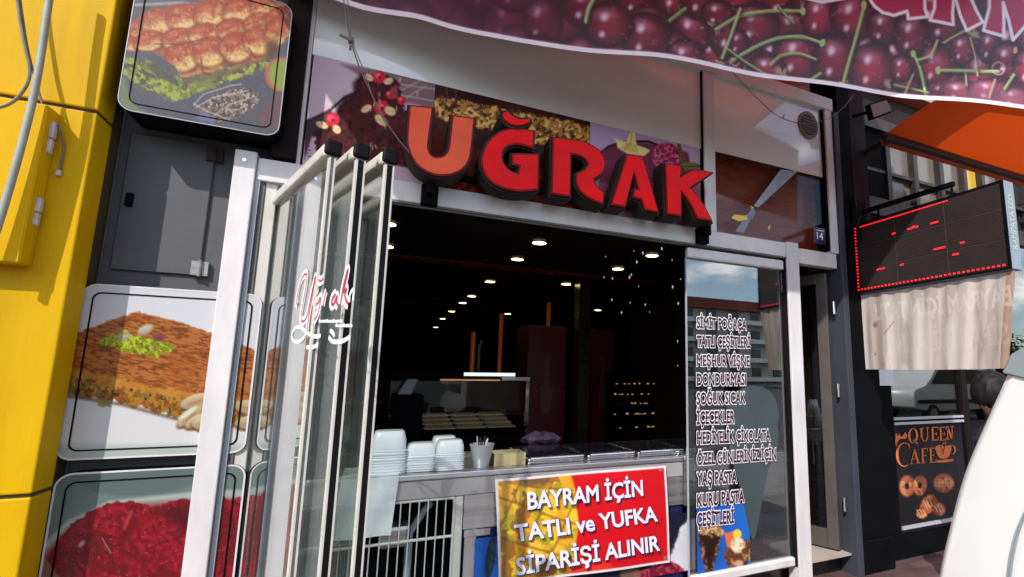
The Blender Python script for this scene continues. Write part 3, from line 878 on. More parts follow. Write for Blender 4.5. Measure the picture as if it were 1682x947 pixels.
def paint_ice(a):
    a.bg((178, 150, 186)); a.fill(a.n(40, 4), (160, 130, 170), .35); a.fill(np.clip((a.X - 1100) / 60, 0, 1), (196, 176, 196), .5)
    a.fill(a.line([(985, 252), (1000, 240), (1025, 232), (1065, 232), (1090, 242)], 4), (36, 20, 30)); a.fill(a.poly([(985, 248), (1010, 236), (1060, 234), (1130, 250), (1140, 300), (985, 300)], 4), (96, 26, 48), .85)
    st = a.poly([(1006, 222), (1012, 228), (1028, 232), (1037, 214), (1042, 215), (1046, 238), (1062, 243), (1068, 247), (1058, 256), (1030, 252), (1014, 242), (1012, 232)], 2.5)
    a.fill(st, (226, 210, 140)); a.fill(a.poly([(1028, 232), (1046, 238), (1050, 252), (1020, 246)], 3), (204, 180, 100), .9); a.fill(a.line([(1038, 216), (1036, 234), (1026, 245)], 1.6), (170, 140, 70), .8)
    m = a.ell(1094, 256, 25, 23, 0, .12); a.fill(m, (156, 34, 78)); a.fill(m * (a.n(4, 8) > .53), (214, 104, 140), .85); a.fill(m * (a.n(4, 18) < .38), (92, 12, 42), .8)
    a.fill(a.poly([(1112, 236), (1117, 234), (1124, 256), (1132, 272), (1118, 266)], 2), (92, 82, 44)); a.fill(a.poly([(1118, 268), (1140, 266), (1154, 272), (1148, 280), (1125, 280)], 2), (118, 104, 58)); a.fill(a.line([(1122, 273), (1150, 273)], 1.5), (60, 50, 28))
    a.fill(a.poly([(985, 280), (1160, 300), (1160, 380), (985, 340)], 8), (150, 44, 70), .6)


wprint('window picture of a chocolate cake with red roses left of the letter sign', (506, 180), (711, 200), paint_cake)
wprint('window picture of heaped golden nuts behind the letter sign', (711.5, 200), (968, 250), paint_nuts)
wprint('window picture of star fruit and a raspberry ice cream ball above the sign end', (968.6, 250), (1150, 280), paint_ice)
# streak decal + fruit in the right transom pane
d = thing('window_decal', 'pale blue streak with yellow bits on the lower right transom glass', 'decal', (2.6, 0, 2.5))
P = lambda pts, yy: [onY(a_, b_, yy) for a_, b_ in pts]
flat = lambda pts, yy: MB().add([(x, yy, z) for x, z in P(pts, yy)], [tuple(range(len(pts)))])
flat([(1282, 278), (1310, 281), (1270, 318), (1246, 340), (1238, 338)], .0).build('streak', mat('pale_blue_ink', (.30, .35, .46), .4, nscale=8, namt=.2), d)
flat([(1226, 352), (1240, 346), (1222, 382), (1208, 380)], .0).build('streak', 'ledside', d)
flat([(1201, 358), (1206, 352), (1226, 354), (1228, 360), (1214, 363)], -.001).build('fruit_piece', 'amber', d)
flat([(1232, 337), (1239, 341), (1236, 344)], -.001).build('fruit_piece', 'amber', d)
flat([(1261, 372), (1266, 370), (1263, 379)], -.001).build('fruit_piece', 'amber', d)
flat([(1236, 340), (1241, 348), (1236, 360), (1228, 352)], -.0015).build('fruit_piece', 'ledside', d)
# round vent, number plate
x, z = onY(1328, 205, -.012)
v = thing('round_vent', 'round brown vent grille set in the frosted right transom pane', 'vent', (x, -.005, z - .12))
MB().prism([(x + .105 * math.cos(R(k * 15)), z + .118 * math.sin(R(k * 15))) for k in range(24)], -.016, -.0035).build('surround', 'grill', v)
for k in range(7):
    zz = z - .075 + k * .025; w = math.sqrt(max(.0, .088 ** 2 - (zz - z) ** 2))
    box(x - w, x + w, -.022, -.0165, zz - .005, zz + .005).build('louvre', 'awnbar', v)
x, z = onY(1347, 387, -.045)
p = thing('number_plate', 'small dark blue house number plate reading 14', 'sign', (x, -.03, z - .07))
box(x - .062, x + .062, -.045, -.0355, z - .065, z + .068).build('plate', 'plate', p, bevel=.003)
lettering('number', '14', (x - .035, -.0465, z - .03), (x + .03, -.0465, z - .03), (x - .035, -.0465, z + .025), 'white', p, .01)
box(x - .04, x + .04, -.0465, -.0455, z + .04, z + .046).build('number_line', 'white', p)

# ================================================================== red letter sign
SY = -.215
S = thing('letter_sign', 'red channel letter sign spelling UĞRAK above the serving window', 'sign', (1.0, -.1, 2.45))
q = lambda pts: [(640 + a_ / 3.0036, 120 + b_ / 3.0036) for a_, b_ in pts]
LET = [
    ('U', 'orange', [[(105, 163), (207, 172), (184, 345), (184, 375), (196, 402), (218, 418), (245, 420), (272, 412), (292, 390), (300, 360), (316, 212), (413, 226), (396, 390), (385, 432), (362, 465), (325, 487), (282, 497), (235, 497), (185, 482), (140, 450), (110, 405), (94, 350), (93, 300)]], 1),
    ('Ğ', 'red', [[(708, 288), (660, 274), (610, 272), (555, 287), (510, 318), (475, 365), (458, 420), (462, 465), (485, 512), (525, 545), (580, 566), (640, 575), (695, 572), (728, 566), (730, 403), (612, 401), (611, 443), (648, 452), (640, 500), (605, 492), (570, 466), (550, 425), (551, 385), (572, 356), (610, 342), (655, 345), (705, 362)]], 1),
    ('R', 'red', [[(812, 320), (880, 326), (950, 338), (1015, 364), (1052, 405), (1063, 445), (1050, 488), (1004, 516), (1012, 555), (1055, 590), (1050, 638), (985, 612), (940, 575), (925, 535), (928, 498), (968, 480), (985, 450), (972, 418), (935, 398), (890, 392), (886, 600), (806, 588)]], 1),
    ('A', 'red', [[(1176, 404), (1246, 414), (1322, 678), (1264, 668), (1246, 616), (1206, 606), (1212, 576), (1236, 579), (1206, 476), (1160, 652), (1100, 642), (1138, 525)]], 1),
    ('K', 'red', [[(1366, 448), (1436, 460), (1432, 518), (1500, 474), (1588, 490), (1478, 562), (1545, 640), (1586, 722), (1520, 710), (1488, 635), (1436, 572), (1436, 698), (1374, 688)]], 1),
]
for nm, mt, polys, k in LET:
    o = None
    for pl in polys:
        p2 = smooth_outline([onY(a_, b_, SY) for a_, b_ in q(pl)])
        big = offset_poly(p2, .018)
        o = MB().prism(big, SY + .022, -.075).build('letter_body', 'signbody', S)
        MB().prism(offset_poly(p2, .009), SY + .004, SY + .0215).build('letter_trim', 'signbody2', o)
        MB().prism(p2, SY, SY + .0035).build('letter_face', mt, o)
    if nm == 'Ğ':
        br_ = chaikin([onY(a_, b_, SY - .02) for a_, b_ in q([(556, 196), (566, 226), (590, 246), (625, 256), (660, 252), (690, 240), (694, 224), (668, 228), (640, 226), (612, 216), (592, 198), (582, 188)])], 2, True, .22)
        o2 = MB().prism(offset_poly(br_, .016), SY - .006, -.045).build('accent_body', 'signbody', S)
        MB().prism(br_, SY - .02, SY - .0065).build('accent_face', 'red', o2)
# narrow backing ribs between the letters
rz = onY(900, 300, -.05)[1]
x0 = onY(690, 260, -.05)[0]; x1 = onY(1160, 350, -.05)[0]
box(x0, x1, -.074, -.0405, 2.50, 2.53).build('rail', 'black', S)

# ================================================================== hanging wires
t = MB().tube(chaikin(pxY([(552, -60), (565, 0), (575, 65), (590, 110), (606, 145), (628, 190), (652, 226), (672, 250)], -.24), 2, False), .0035, 6).tube(chaikin(pxY([(568, -60), (572, 20), (578, 70), (600, 120), (612, 160), (634, 205)], -.25), 2, False), .0025, 6)
x0 = pxY([(577, 66)], -.24)[0]
t.box(x0[0] - .012, x0[0] + .012, -.255, -.225, x0[2] - .012, x0[2] + .012).bar(pxY([(558, 57)], -.24)[0], pxY([(578, 66)], -.24)[0], .01, .008, (0, 1, 0)).box(x0[0] - .006, x0[0] + .004, -.246, -.234, x0[2] - .05, x0[2] - .03)
o = t.build('hanging_wire', 'wire', smooth=True); tag(o, 'twisted thin wires with clips hanging over the chocolate cake picture', 'wire')
t = MB().tube(chaikin(pxY([(1205, 120), (1240, 158), (1275, 190), (1300, 200), (1330, 204), (1360, 196), (1385, 178), (1402, 155)], -.10), 3, False), .0028, 6)
x0 = pxY([(1287, 193)], -.10)[0]; t.bar((x0[0] - .012, -.1, x0[2] - .01), (x0[0] + .01, -.1, x0[2] + .03), .006, .006, (0, 1, 0))
o = t.build('hanging_wire', 'wire', smooth=True); tag(o, 'slack thin wire drooping across the round vent', 'wire')

# ================================================================== folded glass leaves
# each leaf swings out from the track; direction found from the survey
DIR = Vector((.296, -.769, 0)).normalized(); WL = .825; NRM = Vector((-DIR.y, DIR.x, 0))   # NRM points to +x side
LT, LBm = 2.30, .16


def leaf_box(h, a0, a1, t0, t1, z0, z1):
    pts = []
    for z in (z0, z1):
        for a, t in ((a0, t0), (a1, t0), (a1, t1), (a0, t1)):
            pts.append(tuple(Vector((h[0], h[1], z)) + DIR * a + NRM * t))
    return MB().hexa(pts)


leaves = []
hinges = [((-.515, .02), 'outermost folded glass leaf, nearest the left post, with red script lettering', .010),
          ((-.420, .0), 'middle folded glass leaf of the three, between two other leaves', .021),
          ((-.321, .0), 'innermost folded glass leaf, beside the open serving window', .021)]
for hg, lb, th in hinges:
    o = thing('folding_glass_leaf', lb, 'glass door', (hg[0], hg[1], LBm), 'folded glass leaves of the serving window')
    leaf_box(hg, .0, WL - .014, -.004, .004, LBm + .06, LT - .05).build('glass', 'leafglass', o)
    prof = []
    r = leaf_box(hg, .01, WL - .012, -.028, .028, LT - .062, LT - .004); r.build('top_rail', 'alu2', o, bevel=.016, seg=3)
    leaf_box(hg, .01, WL - .012, -.028, .028, LBm, LBm + .06).build('bottom_rail', 'alu2', o, bevel=.012, seg=2)
    leaf_box(hg, WL - .0118, WL + .012, -.030, .030, LT - .058, LT + .004).build('end_cap', 'rubber', o, bevel=.016, seg=3)
    leaf_box(hg, WL - .0118, WL + .003, -th / 2, th / 2, LBm + .06, LT - .066).build('edge_gasket', 'rubber' if th > .02 else 'track', o)
    for s_ in (-1, 1):
        leaf_box(hg, WL - .016, WL + .0045, min(s_ * th / 2, s_ * (th / 2 + .0065)), max(s_ * th / 2, s_ * (th / 2 + .0065)), LBm + .06, LT - .066).build('edge_strip', 'alu2', o)
    leaves.append(o)

# script lettering on the leaves (a red script with white outline)
hg0 = hinges[0][0]


def leafpt(px_, py_, k=0, lift=-.006):
    h = hinges[k][0]; P0 = Vector((h[0], h[1], 1.5)) + NRM * lift
    return onplane(px_, py_, P0, NRM)


def ribbon(strokes, w, m, parent, name, k, lift):
    mb = MB(); h = hinges[k][0]; P0 = np.array([h[0], h[1], 1.5]) + np.array(NRM) * lift; d = np.array(DIR); up = np.array((0, 0, 1.0))
    for st, wk in strokes:
        pts = chaikin([(460 + a_ / 5.261, 420 + b_ / 5.261) for a_, b_ in st], 3, False)
        uv = []
        for a_, b_ in pts:
            p_ = onplane(a_, b_, P0, NRM); uv.append(((p_ - P0) @ d, p_[2] - P0[2]))
        n_ = len(uv); L_ = []; R_ = []
        for i in range(n_):
            t_ = Vector(uv[min(i + 1, n_ - 1)]) - Vector(uv[max(i - 1, 0)])
            t_ = t_.normalized() if t_.length > 1e-9 else Vector((1, 0)); nn = Vector((-t_.y, t_.x)) * (w * wk + (w - wk * w) * 0) / 2
            L_.append(Vector(uv[i]) + nn); R_.append(Vector(uv[i]) - nn)
        V = [P0 + d * q_.x + up * q_.y for q_ in L_ + R_]
        mb.add(V, [(i, i + 1, n_ + i + 1, n_ + i) for i in range(n_ - 1)])
    return mb.build(name, m, parent)


def script(strokes, k, parent, core, wo, wi, base):
    ribbon([(s_, 1) for s_ in strokes], wo, 'white', parent, 'lettering_outline', k, base)
    if core: ribbon([(s_, 1) for s_ in strokes], wi, core, parent, 'lettering', k, base - .0012)


Ustk = [[(150, 425), (140, 400), (150, 330), (180, 200), (225, 140), (235, 190), (205, 360), (175, 540), (190, 575), (230, 540), (270, 330), (310, 150), (300, 220), (240, 560), (235, 650)],
        [(330, 330), (300, 370), (295, 425), (320, 420), (350, 340), (345, 420), (320, 520), (290, 560)], [(335, 205), (350, 222), (375, 190)], [(372, 430), (385, 350), (400, 300)]]
script(Ustk, 0, leaves[0], 'scriptred', .036, .009, -.006)
swash = [[(240, 640), (190, 735), (120, 745), (95, 690), (125, 620), (180, 610), (230, 660), (290, 700), (350, 690)], [(228, 790), (290, 790), (330, 760)], [(420, 700), (450, 745), (540, 740), (600, 700)], [(430, 660), (440, 640), (470, 690)]]
script(swash, 0, leaves[0], None, .014, .02, -.006)
aks = [[(480, 330), (450, 360), (440, 420), (465, 420), (495, 330), (485, 400), (500, 420)], [(520, 420), (545, 260), (590, 90), (575, 180), (540, 330), (580, 270), (555, 340), (575, 400), (590, 410)]]
script(aks, 0, leaves[0], 'scriptred', .040, .011, -.006)
script([[(600, 400), (600, 330), (640, 270), (630, 380)]], 0, leaves[0], None, .012, .01, -.006)
for x0_, x1_, y_ in ((335, 550, 562), (480, 635, 600)):
    st = []; xx = x0_; kk = 0
    while xx < x1_ - 16:
        wv = (22, 34, 16, 28)[kk % 4]; hh = (26, 16, 30, 18)[(kk * 3) % 4]
        st.append([(xx, y_ + 12), (xx + wv * .3, y_ + 12 - hh), (xx + wv * .45, y_ + 10), (xx + wv * .8, y_ - 6), (xx + wv, y_ + 12)]); xx += wv + 5; kk += 1
    ribbon([(q_, 1) for q_ in st], .008, 'white', leaves[0], 'small_script', 0, -.006)
# ================================================================== fixed glass panel with the menu
g = thing('menu_glass_panel', 'clear glass panel with the menu lettered on it right of the serving window', 'glass panel', (2.27, 0, .15))
GX0, GX1 = 1.845, 2.706
box(GX0, GX1, .006, .014, .2, 2.25).build('glass', 'shopglass', g)
box(GX0, GX1, -.022, .026, 2.245, 2.322).build('top_rail', 'alu', g, bevel=.016, seg=3)
box(GX0, GX1, -.022, .026, .15, .21).build('bottom_rail', 'alu', g, bevel=.01)
box(GX0 - .004, GX0 + .001, .002, .018, .2, 2.25).build('edge_strip', 'bluish', g)
MENU = [('SİMİT POĞAÇA', 1144.5, 1226, 521, 538, 541), ('TATLI ÇEŞİTLERİ', 1144.5, 1232, 551.5, 569, 570.5), ('MEŞHUR VİŞNE', 1144.5, 1231, 583, 600, 601), ('DONDURMASI', 1144.5, 1225, 613.6, 632, 631.5),
        ('SOĞUK SICAK', 1144.5, 1224, 645, 663.5, 662), ('İÇECEKLER', 1144.5, 1206, 676, 696, 694), ('HEDİYELİK ÇİKOLATA', 1145, 1265, 709.5, 728.5, 723), ('ÖZEL GÜNLERİNİZ İÇİN', 1145, 1274.5, 744, 763, 754),
        ('YAŞ PASTA', 1145, 1210, 776.5, 796, 792), ('KURU PASTA', 1145, 1222, 812, 832, 823.5), ('ÇEŞİTLERİ', 1145, 1205, 843, 864, 858)]
TY = -.002
for s_, xa, xb, yt, yb, yb2 in MENU:
    A3 = lambda a_, b_: (onY(a_, b_, TY)[0], TY, onY(a_, b_, TY)[1])
    bl, br, tl = A3(xa, yb), A3(xb, yb2), A3(xa, yt)
    o = lettering('menu_line_outline', s_, bl, br, tl, 'white', g, .084)
    lettering('menu_line', s_, bl, br, tl, 'plum', o, .032, lift=.0015)
cone = chaikin(P([(1193, 668), (1200, 650), (1216, 640), (1232, 632), (1252, 634), (1268, 645), (1277, 662), (1280, 684), (1276, 702), (1280, 722), (1274, 748), (1262, 770), (1256, 800), (1247, 850), (1240, 885), (1234, 886), (1226, 850), (1216, 800), (1206, 768), (1196, 740), (1200, 715), (1192, 692)], .0035), 2, True)
MB().add([(x, .0035, z) for x, z in cone], [tuple(range(len(cone)))]).build('ice_cream_decal', 'cone', g, label='grey green frosted ice cream cone decal')


def paint_sundae(a):
    a.bg((34, 92, 182)); a.fill(a.n(60, 3), (24, 70, 160), .5); a.fill(np.clip((a.X - 1180) / 60, 0, 1), (44, 120, 200), .5)
    for pts, c in (([(1146, 866), (1188, 868), (1180, 905), (1170, 940), (1164, 946), (1160, 940), (1150, 905)], (64, 40, 34)), ([(1188, 910), (1196, 895), (1230, 885), (1238, 905), (1226, 930), (1212, 947), (1202, 940)], (112, 70, 44))):
        m = a.poly(pts, 3, 3, 3); a.fill(m, c); a.fill(m * (a.n(7, 6) > .56), (188, 150, 110), .6); a.fill(m * (a.n(5, 16) < .4), (44, 22, 16), .7)
    a.fill(a.poly([(1154, 884), (1180, 882), (1170, 930), (1163, 935)], 5), (40, 20, 18), .9)
    for cx, cy, r in ((1156, 870, 12), (1172, 866, 13), (1182, 874, 9), (1163, 862, 8)):
        m = a.ell(cx, cy, r, r * .8, 0, .3); a.fill(m, (152, 108, 70)); a.fill(m * (a.n(4, 9) > .5), (206, 172, 124), .8)
    a.fill(a.poly([(1190, 876), (1206, 872), (1208, 900), (1194, 898)], 2), (212, 104, 62)); a.fill(a.ell(1211, 877, 8, 9, 0, .25), (232, 198, 70))
    m = a.ell(1212, 895, 14, 15, 0, .3); a.fill(m, (222, 208, 176)); a.fill(m * (a.n(5, 7) < .42), (170, 140, 90), .7)
    for cx, cy, r in ((1200, 910, 8), (1224, 905, 8), (1212, 916, 11), (1230, 895, 5)): a.fill(a.ell(cx, cy, r, r * .8, 0, .4), (92, 54, 34), .9)
    a.fill(a.ell(1214, 925, 9, 7, 0, .4), (206, 170, 140), .8)


x0 = onY(1145, 890, .0044)[0]; x1 = onY(1232, 890, .0044)[0]; z1 = onY(1190, 830, .0044)[1]
a = Art(sheetY(x0, x1, z1 - .42, z1, .0044, .005)); paint_sundae(a)
o = a.build('sundae_poster', 'print_film', None); tag(o, 'blue poster of two ice cream sundaes stuck on the lower menu glass', 'poster'); recenter(o, ((x0 + x1) / 2, .0044, z1 - .42))

# ================================================================== serving counter
CT = .925
k = thing('serving_counter', 'grey steel serving counter under the open window', 'counter', (.8, .3, .14))
box(-.5, 1.84, .05, .75, CT - .03, CT).build('worktop', 'steel', k, bevel=.006, seg=2)
box(-.5, 1.84, .058, .09, CT - .125, CT - .031).build('fascia', 'counterface', k, bevel=.004)
box(1.846, 2.70, .05, .75, CT - .03, CT).build('worktop', 'steel', k, bevel=.006)
box(1.846, 2.70, .058, .09, CT - .31, CT - .031).build('fascia', 'steel', k)
box(.455, 1.84, .062, .10, CT - .30, CT - .126).build('fascia', 'steel', k, label='ribbed steel band behind the red banner')
box(-.5, 2.7, .30, .75, .14, CT - .031).build('back_panel', 'black', k)
box(.412, .452, .064, .12, .14, CT - .126).build('leg', 'alu2', k, bevel=.004)
box(.468, .53, .066, .10, .14, CT - .301).build('leg', 'counterface', k, bevel=.004)
box(.462, .60, .0625, .066, CT - .34, CT - .306).build('hinge_strip', 'counterface', k)
box(-.5, -.44, .064, .12, .14, CT - .126).build('leg', 'alu2', k, bevel=.004)
box(.54, 1.84, .075, .11, .14, CT - .301).build('lower_panel', 'plate', k, label='dark blue lower front panel')
# wire grille
gr = thing('wire_grille', 'white wire grille guarding the dark opening under the counter', 'grille', (0, .07, .16))
zt, zm = onY(690, 822, .07)[1], onY(690, 886, .07)[1]
mb = MB()
gx0, gx1 = -.43, .405
for z in (zt, zm, zm - .33):
    MB().tube([(gx0, .07, z), (gx1, .07, z)], .0075, 8).build('rail', 'wiregrille', gr)
for x in (gx0, gx1): MB().tube([(x, .07, .16), (x, .07, zt)], .007, 8).build('frame_rod', 'wiregrille', gr)
for i in range(1, 19):
    x = gx0 + (gx1 - gx0) * i / 19
    MB().tube([(x, .064, .16), (x, .064, zt)], .0034, 6).build('rod', 'wiregrille', gr)
# things dimly seen behind the grille
o = box(.05, .2, .13, .25, .55, .66).build('tap_body', 'steel', None, bevel=.02, seg=2)
tag(o, 'dull metal compressor block in the dark behind the wire grille', 'machine'); recenter(o, (.12, .2, .55))
o = MB().tube([(.2, .2, .30), (.2, .2, .6), (.26, .2, .7), (.3, .2, .75)], .02, 10).build('pipe', 'bluish', None, smooth=True); tag(o, 'short bent pipe in the dark behind the wire grille', 'pipe'); recenter(o, (.2, .2, .3))
# plastic sheet hanging over the counter front
xa, xb = onY(560, 790, .04)[0], onY(655, 790, .04)[0]
zb = onY(640, 880, .04)[1]
pts = []; nx, nz = 14, 18
for j in range(nz + 1):
    for i in range(nx + 1):
        u, w = i / nx, j / nz
        pts.append((xa + (xb - xa) * u - .02 * w, .042 - .006 * math.sin(9 * u + 4 * w) - .01 * w, CT + .006 + (zb - CT) * w))
mb = MB().add(pts, [(j * (nx + 1) + i, j * (nx + 1) + i + 1, (j + 1) * (nx + 1) + i + 1, (j + 1) * (nx + 1) + i) for j in range(nz) for i in range(nx)])
pt2 = [(xa + (xb - xa) * i / nx, .042 + .3 * j, CT + .007) for j in (0, 1) for i in range(nx + 1)]
mb.add(pt2, [(i, i + 1, nx + 2 + i, nx + 1 + i) for i in range(nx)])
o = mb.build('plastic_sheet', 'sheet', smooth=True); tag(o, 'whitish plastic sheet draped over the counter edge beside the folded leaves', 'sheet'); recenter(o, (xa, .04, zb))


# ------------------------------------------------------------------ tubs, cup, box on the counter
def tub_stack(px_, topy, w, y0, n, label):
    x, _ = onY(px_, 770, y0); z1 = onY(px_, topy, y0)[1]
    h = z1 - CT
    o = thing('tub_stack', label, 'plastic tubs', (x, y0, CT), 'stacks of white tubs on the counter')
    body = h * .58
    for i in range(n):                                  # nested rims
        za = body * i / n
        MB().lathe((x + random.uniform(-.0025, .0025), y0 + random.uniform(-.002, .002), CT + .001), [(w * .5, za), (w * .54, za + .002), (w * .54, za + body / n * .62), (w * .5, za + body / n * .7), (w * .49, za + body / n * .98)], 28, 1, .8, 5).build('tub', 'tub', o, smooth=True)
    MB().lathe((x, y0, CT + .002), [(w * .50, body), (w * .49, body + (h - body) * .5), (w * .43, body + (h - body) * .93), (w * .38, h)], 28, 1, .8, 5).build('tub', 'tub', o, smooth=True, label='upturned top tub')
    return o


tub_stack(636, 707, .168, .17, 9, 'tallest stack of upturned white plastic tubs, at the window edge')
tub_stack(689, 727, .150, .18, 7, 'lowest stack of upturned white plastic tubs, second from the leaves')
tub_stack(737, 722, .145, .16, 8, 'third stack of white plastic tubs, next to the spoon cup')
tub_stack(727, 716, .14, .36, 8, 'stack of white plastic tubs half hidden behind the third stack')
x = onY(790, 770, .15)[0]
o = thing('spoon_cup', 'tall clear cup of plastic spoons between tubs and cardboard box', 'cup', (x, .15, CT))
MB().lathe((x, .15, CT + .001), [(.040, 0), (.042, .006), (.066, .118), (.069, .120), (.069, .126), (.062, .126), (.04, .02)], 20, cap1=False).build('cup', 'silver', o, smooth=True)
random.seed(3)
for i in range(7):
    a_ = i * .9; r_ = .03
    b0 = Vector((x + .015 * math.cos(a_), .15 + .015 * math.sin(a_), CT + .03)); b1 = Vector((x + r_ * math.cos(a_), .15 + r_ * math.sin(a_), CT + .15 + .03 * random.random()))
    MB().tube([b0, b1], .004, 6).build('spoon', 'purple' if i % 3 else 'tub', o)
xa, xb = onY(812, 760, .13)[0], onY(863, 757, .13)[0]; z1 = onY(838, 744, .13)[1]
o = thing('cardboard_box', 'small open beige cardboard box on the counter beside the spoon cup', 'box', ((xa + xb) / 2, .2, CT))
for q_ in ((xa, xb, .13, .134, 'panel'), (xa, xb, .27, .274, 'panel')): box(q_[0], q_[1], q_[2], q_[3], CT + .001, z1).build(q_[4], 'card', o)
for x in (xa, xb - .004): box(x, x + .004, .1345, .2695, CT + .001, z1 - .004).build('panel', 'card', o)
box(xa + .004, xb - .004, .1345, .2695, CT + .001, CT + .005).build('base', 'card', o)
# steel tray lids along the counter
xs = [(866, 957), (963, 1039), (1045, 1119), (1124, 1190)]
for i, (a_, b_) in enumerate(xs):
    xa, xb = onY(a_, 755, .14)[0], onY(b_, 748, .14)[0]
    o = thing('steel_tray', ['steel tray lid beside the cardboard box', 'second steel tray lid from the cardboard box', 'third steel tray lid, nearest the menu glass edge', 'steel tray lid seen through the menu glass'][i], 'tray', ((xa + xb) / 2, .35, CT), 'row of steel trays on the counter')
    box(xa, xb, .12, .60, CT + .001, CT + .034).build('tray', 'steel2', o, bevel=.008, seg=2)
    MB().tube([(xa + .01, .112, CT + .032), (xb - .01, .112, CT + .032)], .017, 12).build('rim', 'steel2', o, smooth=True)
    box(xa + .015, xb - .015, .15, .58, CT + .035, CT + .042).build('lid', 'blackgloss', o)
p_ = on(935, 735, 2, CT + .08)
random.seed(11)
mb = MB().lathe((p_[0], .75, CT + .03), [(.02, 0), (.10, .01), (.12, .03), (.08, .06), (.03, .075)], 22, 1.2, .7)
mb.v = [(a_ + random.uniform(-.014, .014), b_ + random.uniform(-.014, .014), c_ + random.uniform(-.012, .014)) for a_, b_, c_ in mb.v]
o = mb.build('plastic_bag', 'purple', smooth=True); tag(o, 'crumpled purple plastic bag lying behind the steel trays', 'bag'); recenter(o, (p_[0], .75, CT + .03))

# ================================================================== red banner on the counter
BY = .035
bn = thing('red_banner', 'red banner with white capitals tied to the counter front', 'banner', (1.1, BY, .4))
cor = [onY(813, 787, BY), onY(1093, 764, BY), onY(1101, 924, BY), onY(819, 962, BY)]
nx, nz = 190, 110
G = np.zeros((nz, nx, 3))
for j in range(nz):
    for i in range(nx):
        u, w = i / (nx - 1), j / (nz - 1)
        t_ = np.array(cor[0]) * (1 - u) + np.array(cor[1]) * u; b2 = np.array(cor[3]) * (1 - u) + np.array(cor[2]) * u
        p_ = t_ * (1 - w) + b2 * w
        G[j, i] = (p_[0], BY - .006 * math.sin(u * 9 + w * 2.2) - .010 * math.sin(w * 3.1), p_[1])
a = Art(G); a.bg((206, 18, 30)); a.fill(a.n(80, 3), (186, 10, 22), .5)
bk = a.poly([(800, 770), (935, 770), (944, 800), (950, 860), (944, 910), (930, 970), (800, 970)], 4)
a.fill(a.poly([(900, 950), (950, 905), (1010, 930), (1060, 970)], 8), (236, 70, 40), .6)
a.fill(bk, (222, 162, 42)); a.fill(bk * (a.n(22, 5) > .52), (240, 198, 60), .85); a.fill(bk * (a.n(17, 8) > .58), (148, 148, 38), .75); a.fill(bk * (a.n(26, 12) < .36), (138, 86, 40), .75)
for p_ in ([(862, 775), (838, 830), (820, 870)], [(905, 800), (880, 860), (850, 930)], [(940, 830), (915, 890), (885, 950)], [(815, 815), (860, 830), (910, 850), (945, 860)], [(815, 880), (860, 895), (930, 915)], [(830, 790), (880, 800), (940, 805)]): a.fill(a.line(p_, 3, 4) * bk, (110, 64, 24), .7)
a.fill(a.poly([(840, 783), (870, 780), (900, 775), (905, 795), (870, 800)], 8, 5) * bk, (92, 66, 56), .8)
u_, w_ = np.meshgrid(np.linspace(0, 1, nx), np.linspace(0, 1, nz)); e = (np.minimum(np.minimum(u_ * 285, (1 - u_) * 285), np.minimum(w_ * 170, (1 - w_) * 170)) < 4.2).ravel()
a.fill(e * 1.0, (226, 214, 216))
for x_, y_ in ((1085, 771), (822, 795), (1093, 916)): a.fill(a.ell(x_, y_, 3.5, 3.5, 0, .3), (150, 110, 100))
a.build('cloth', 'print_cloth', bn)
LY = BY - .019
B3 = lambda c_: (onY(*c_, LY)[0], LY, onY(*c_, LY)[1])
for s_, bl, br, tl in (('BAYRAM İÇİN', (867.5, 836), (1056, 813), (866.5, 809)), ('TATLI ve YUFKA', (848, 889), (1079.5, 855), (845, 862.5)), ('SİPARİŞİ ALINIR', (849.5, 944), (1083, 903), (848, 917))):
    o = lettering('lettering_shadow', s_, B3((bl[0] + 1.2, bl[1] + 1.2)), B3((br[0] + 1.2, br[1] + 1.2)), B3((tl[0] + 1.2, tl[1] + 1.2)), 'navy', bn, .040)
    lettering('lettering', s_, B3(bl), B3(br), B3(tl), 'lilacwhite', o, .026, lift=.0015)


# freezer poster beside and below the banner
def paint_freezer(a):
    a.bg((26, 28, 44)); a.fill(a.poly([(770, 870), (830, 865), (830, 980), (770, 980)], 2), (38, 92, 176)); a.fill(a.ell(806, 915, 9, 40, 8, .2), (40, 50, 60), .9)
    a.fill(a.poly([(1040, 970), (1070, 928), (1090, 918), (1108, 900), (1118, 868), (1128, 855), (1145, 850), (1150, 990), (1060, 990)], 3, 4, 3, 14), (206, 206, 216)); a.fill(a.n(14, 4) * a.poly([(1090, 920), (1120, 870), (1150, 850), (1150, 960)], 4), (168, 168, 190), .4)
    m = a.poly([(1020, 970), (1045, 938), (1075, 930), (1095, 918), (1118, 928), (1132, 955), (1130, 990), (1020, 990)], 3, 4, 5); a.fill(m, (112, 22, 44)); a.fill(m * (a.n(8, 9) > .55), (176, 66, 84), .7); a.fill(a.ell(1035, 942, 20, 14, 0, .3), (120, 96, 70), .8)


x0, x1 = onY(780, 900, .058)[0], onY(1142, 900, .058)[0]
a = Art(sheetY(x0, x1, .22, onY(900, 868, .058)[1] - .005, .058, .006)); paint_freezer(a)
o = a.build('freezer_poster', 'print_film', None); tag(o, 'freezer front poster with white ice cream and dark cherries under the red banner', 'poster'); recenter(o, ((x0 + x1) / 2, .058, .22))
# ================================================================== open door
d = thing('open_door', 'brown grey aluminium glass door standing open into the shop', 'door', (3.25, .06, .152))
HX, HY = 3.235, .06
DD = Vector((-.24, .60, 0)).normalized(); DN = Vector((DD.y, -DD.x, 0)); DW = .80


def dbox(a0, a1, t0, t1, z0, z1):
    return MB().hexa([tuple(Vector((HX, HY, z)) + DD * a + DN * t) for z in (z0, z1) for a, t in ((a0, t0), (a1, t0), (a1, t1), (a0, t1))])


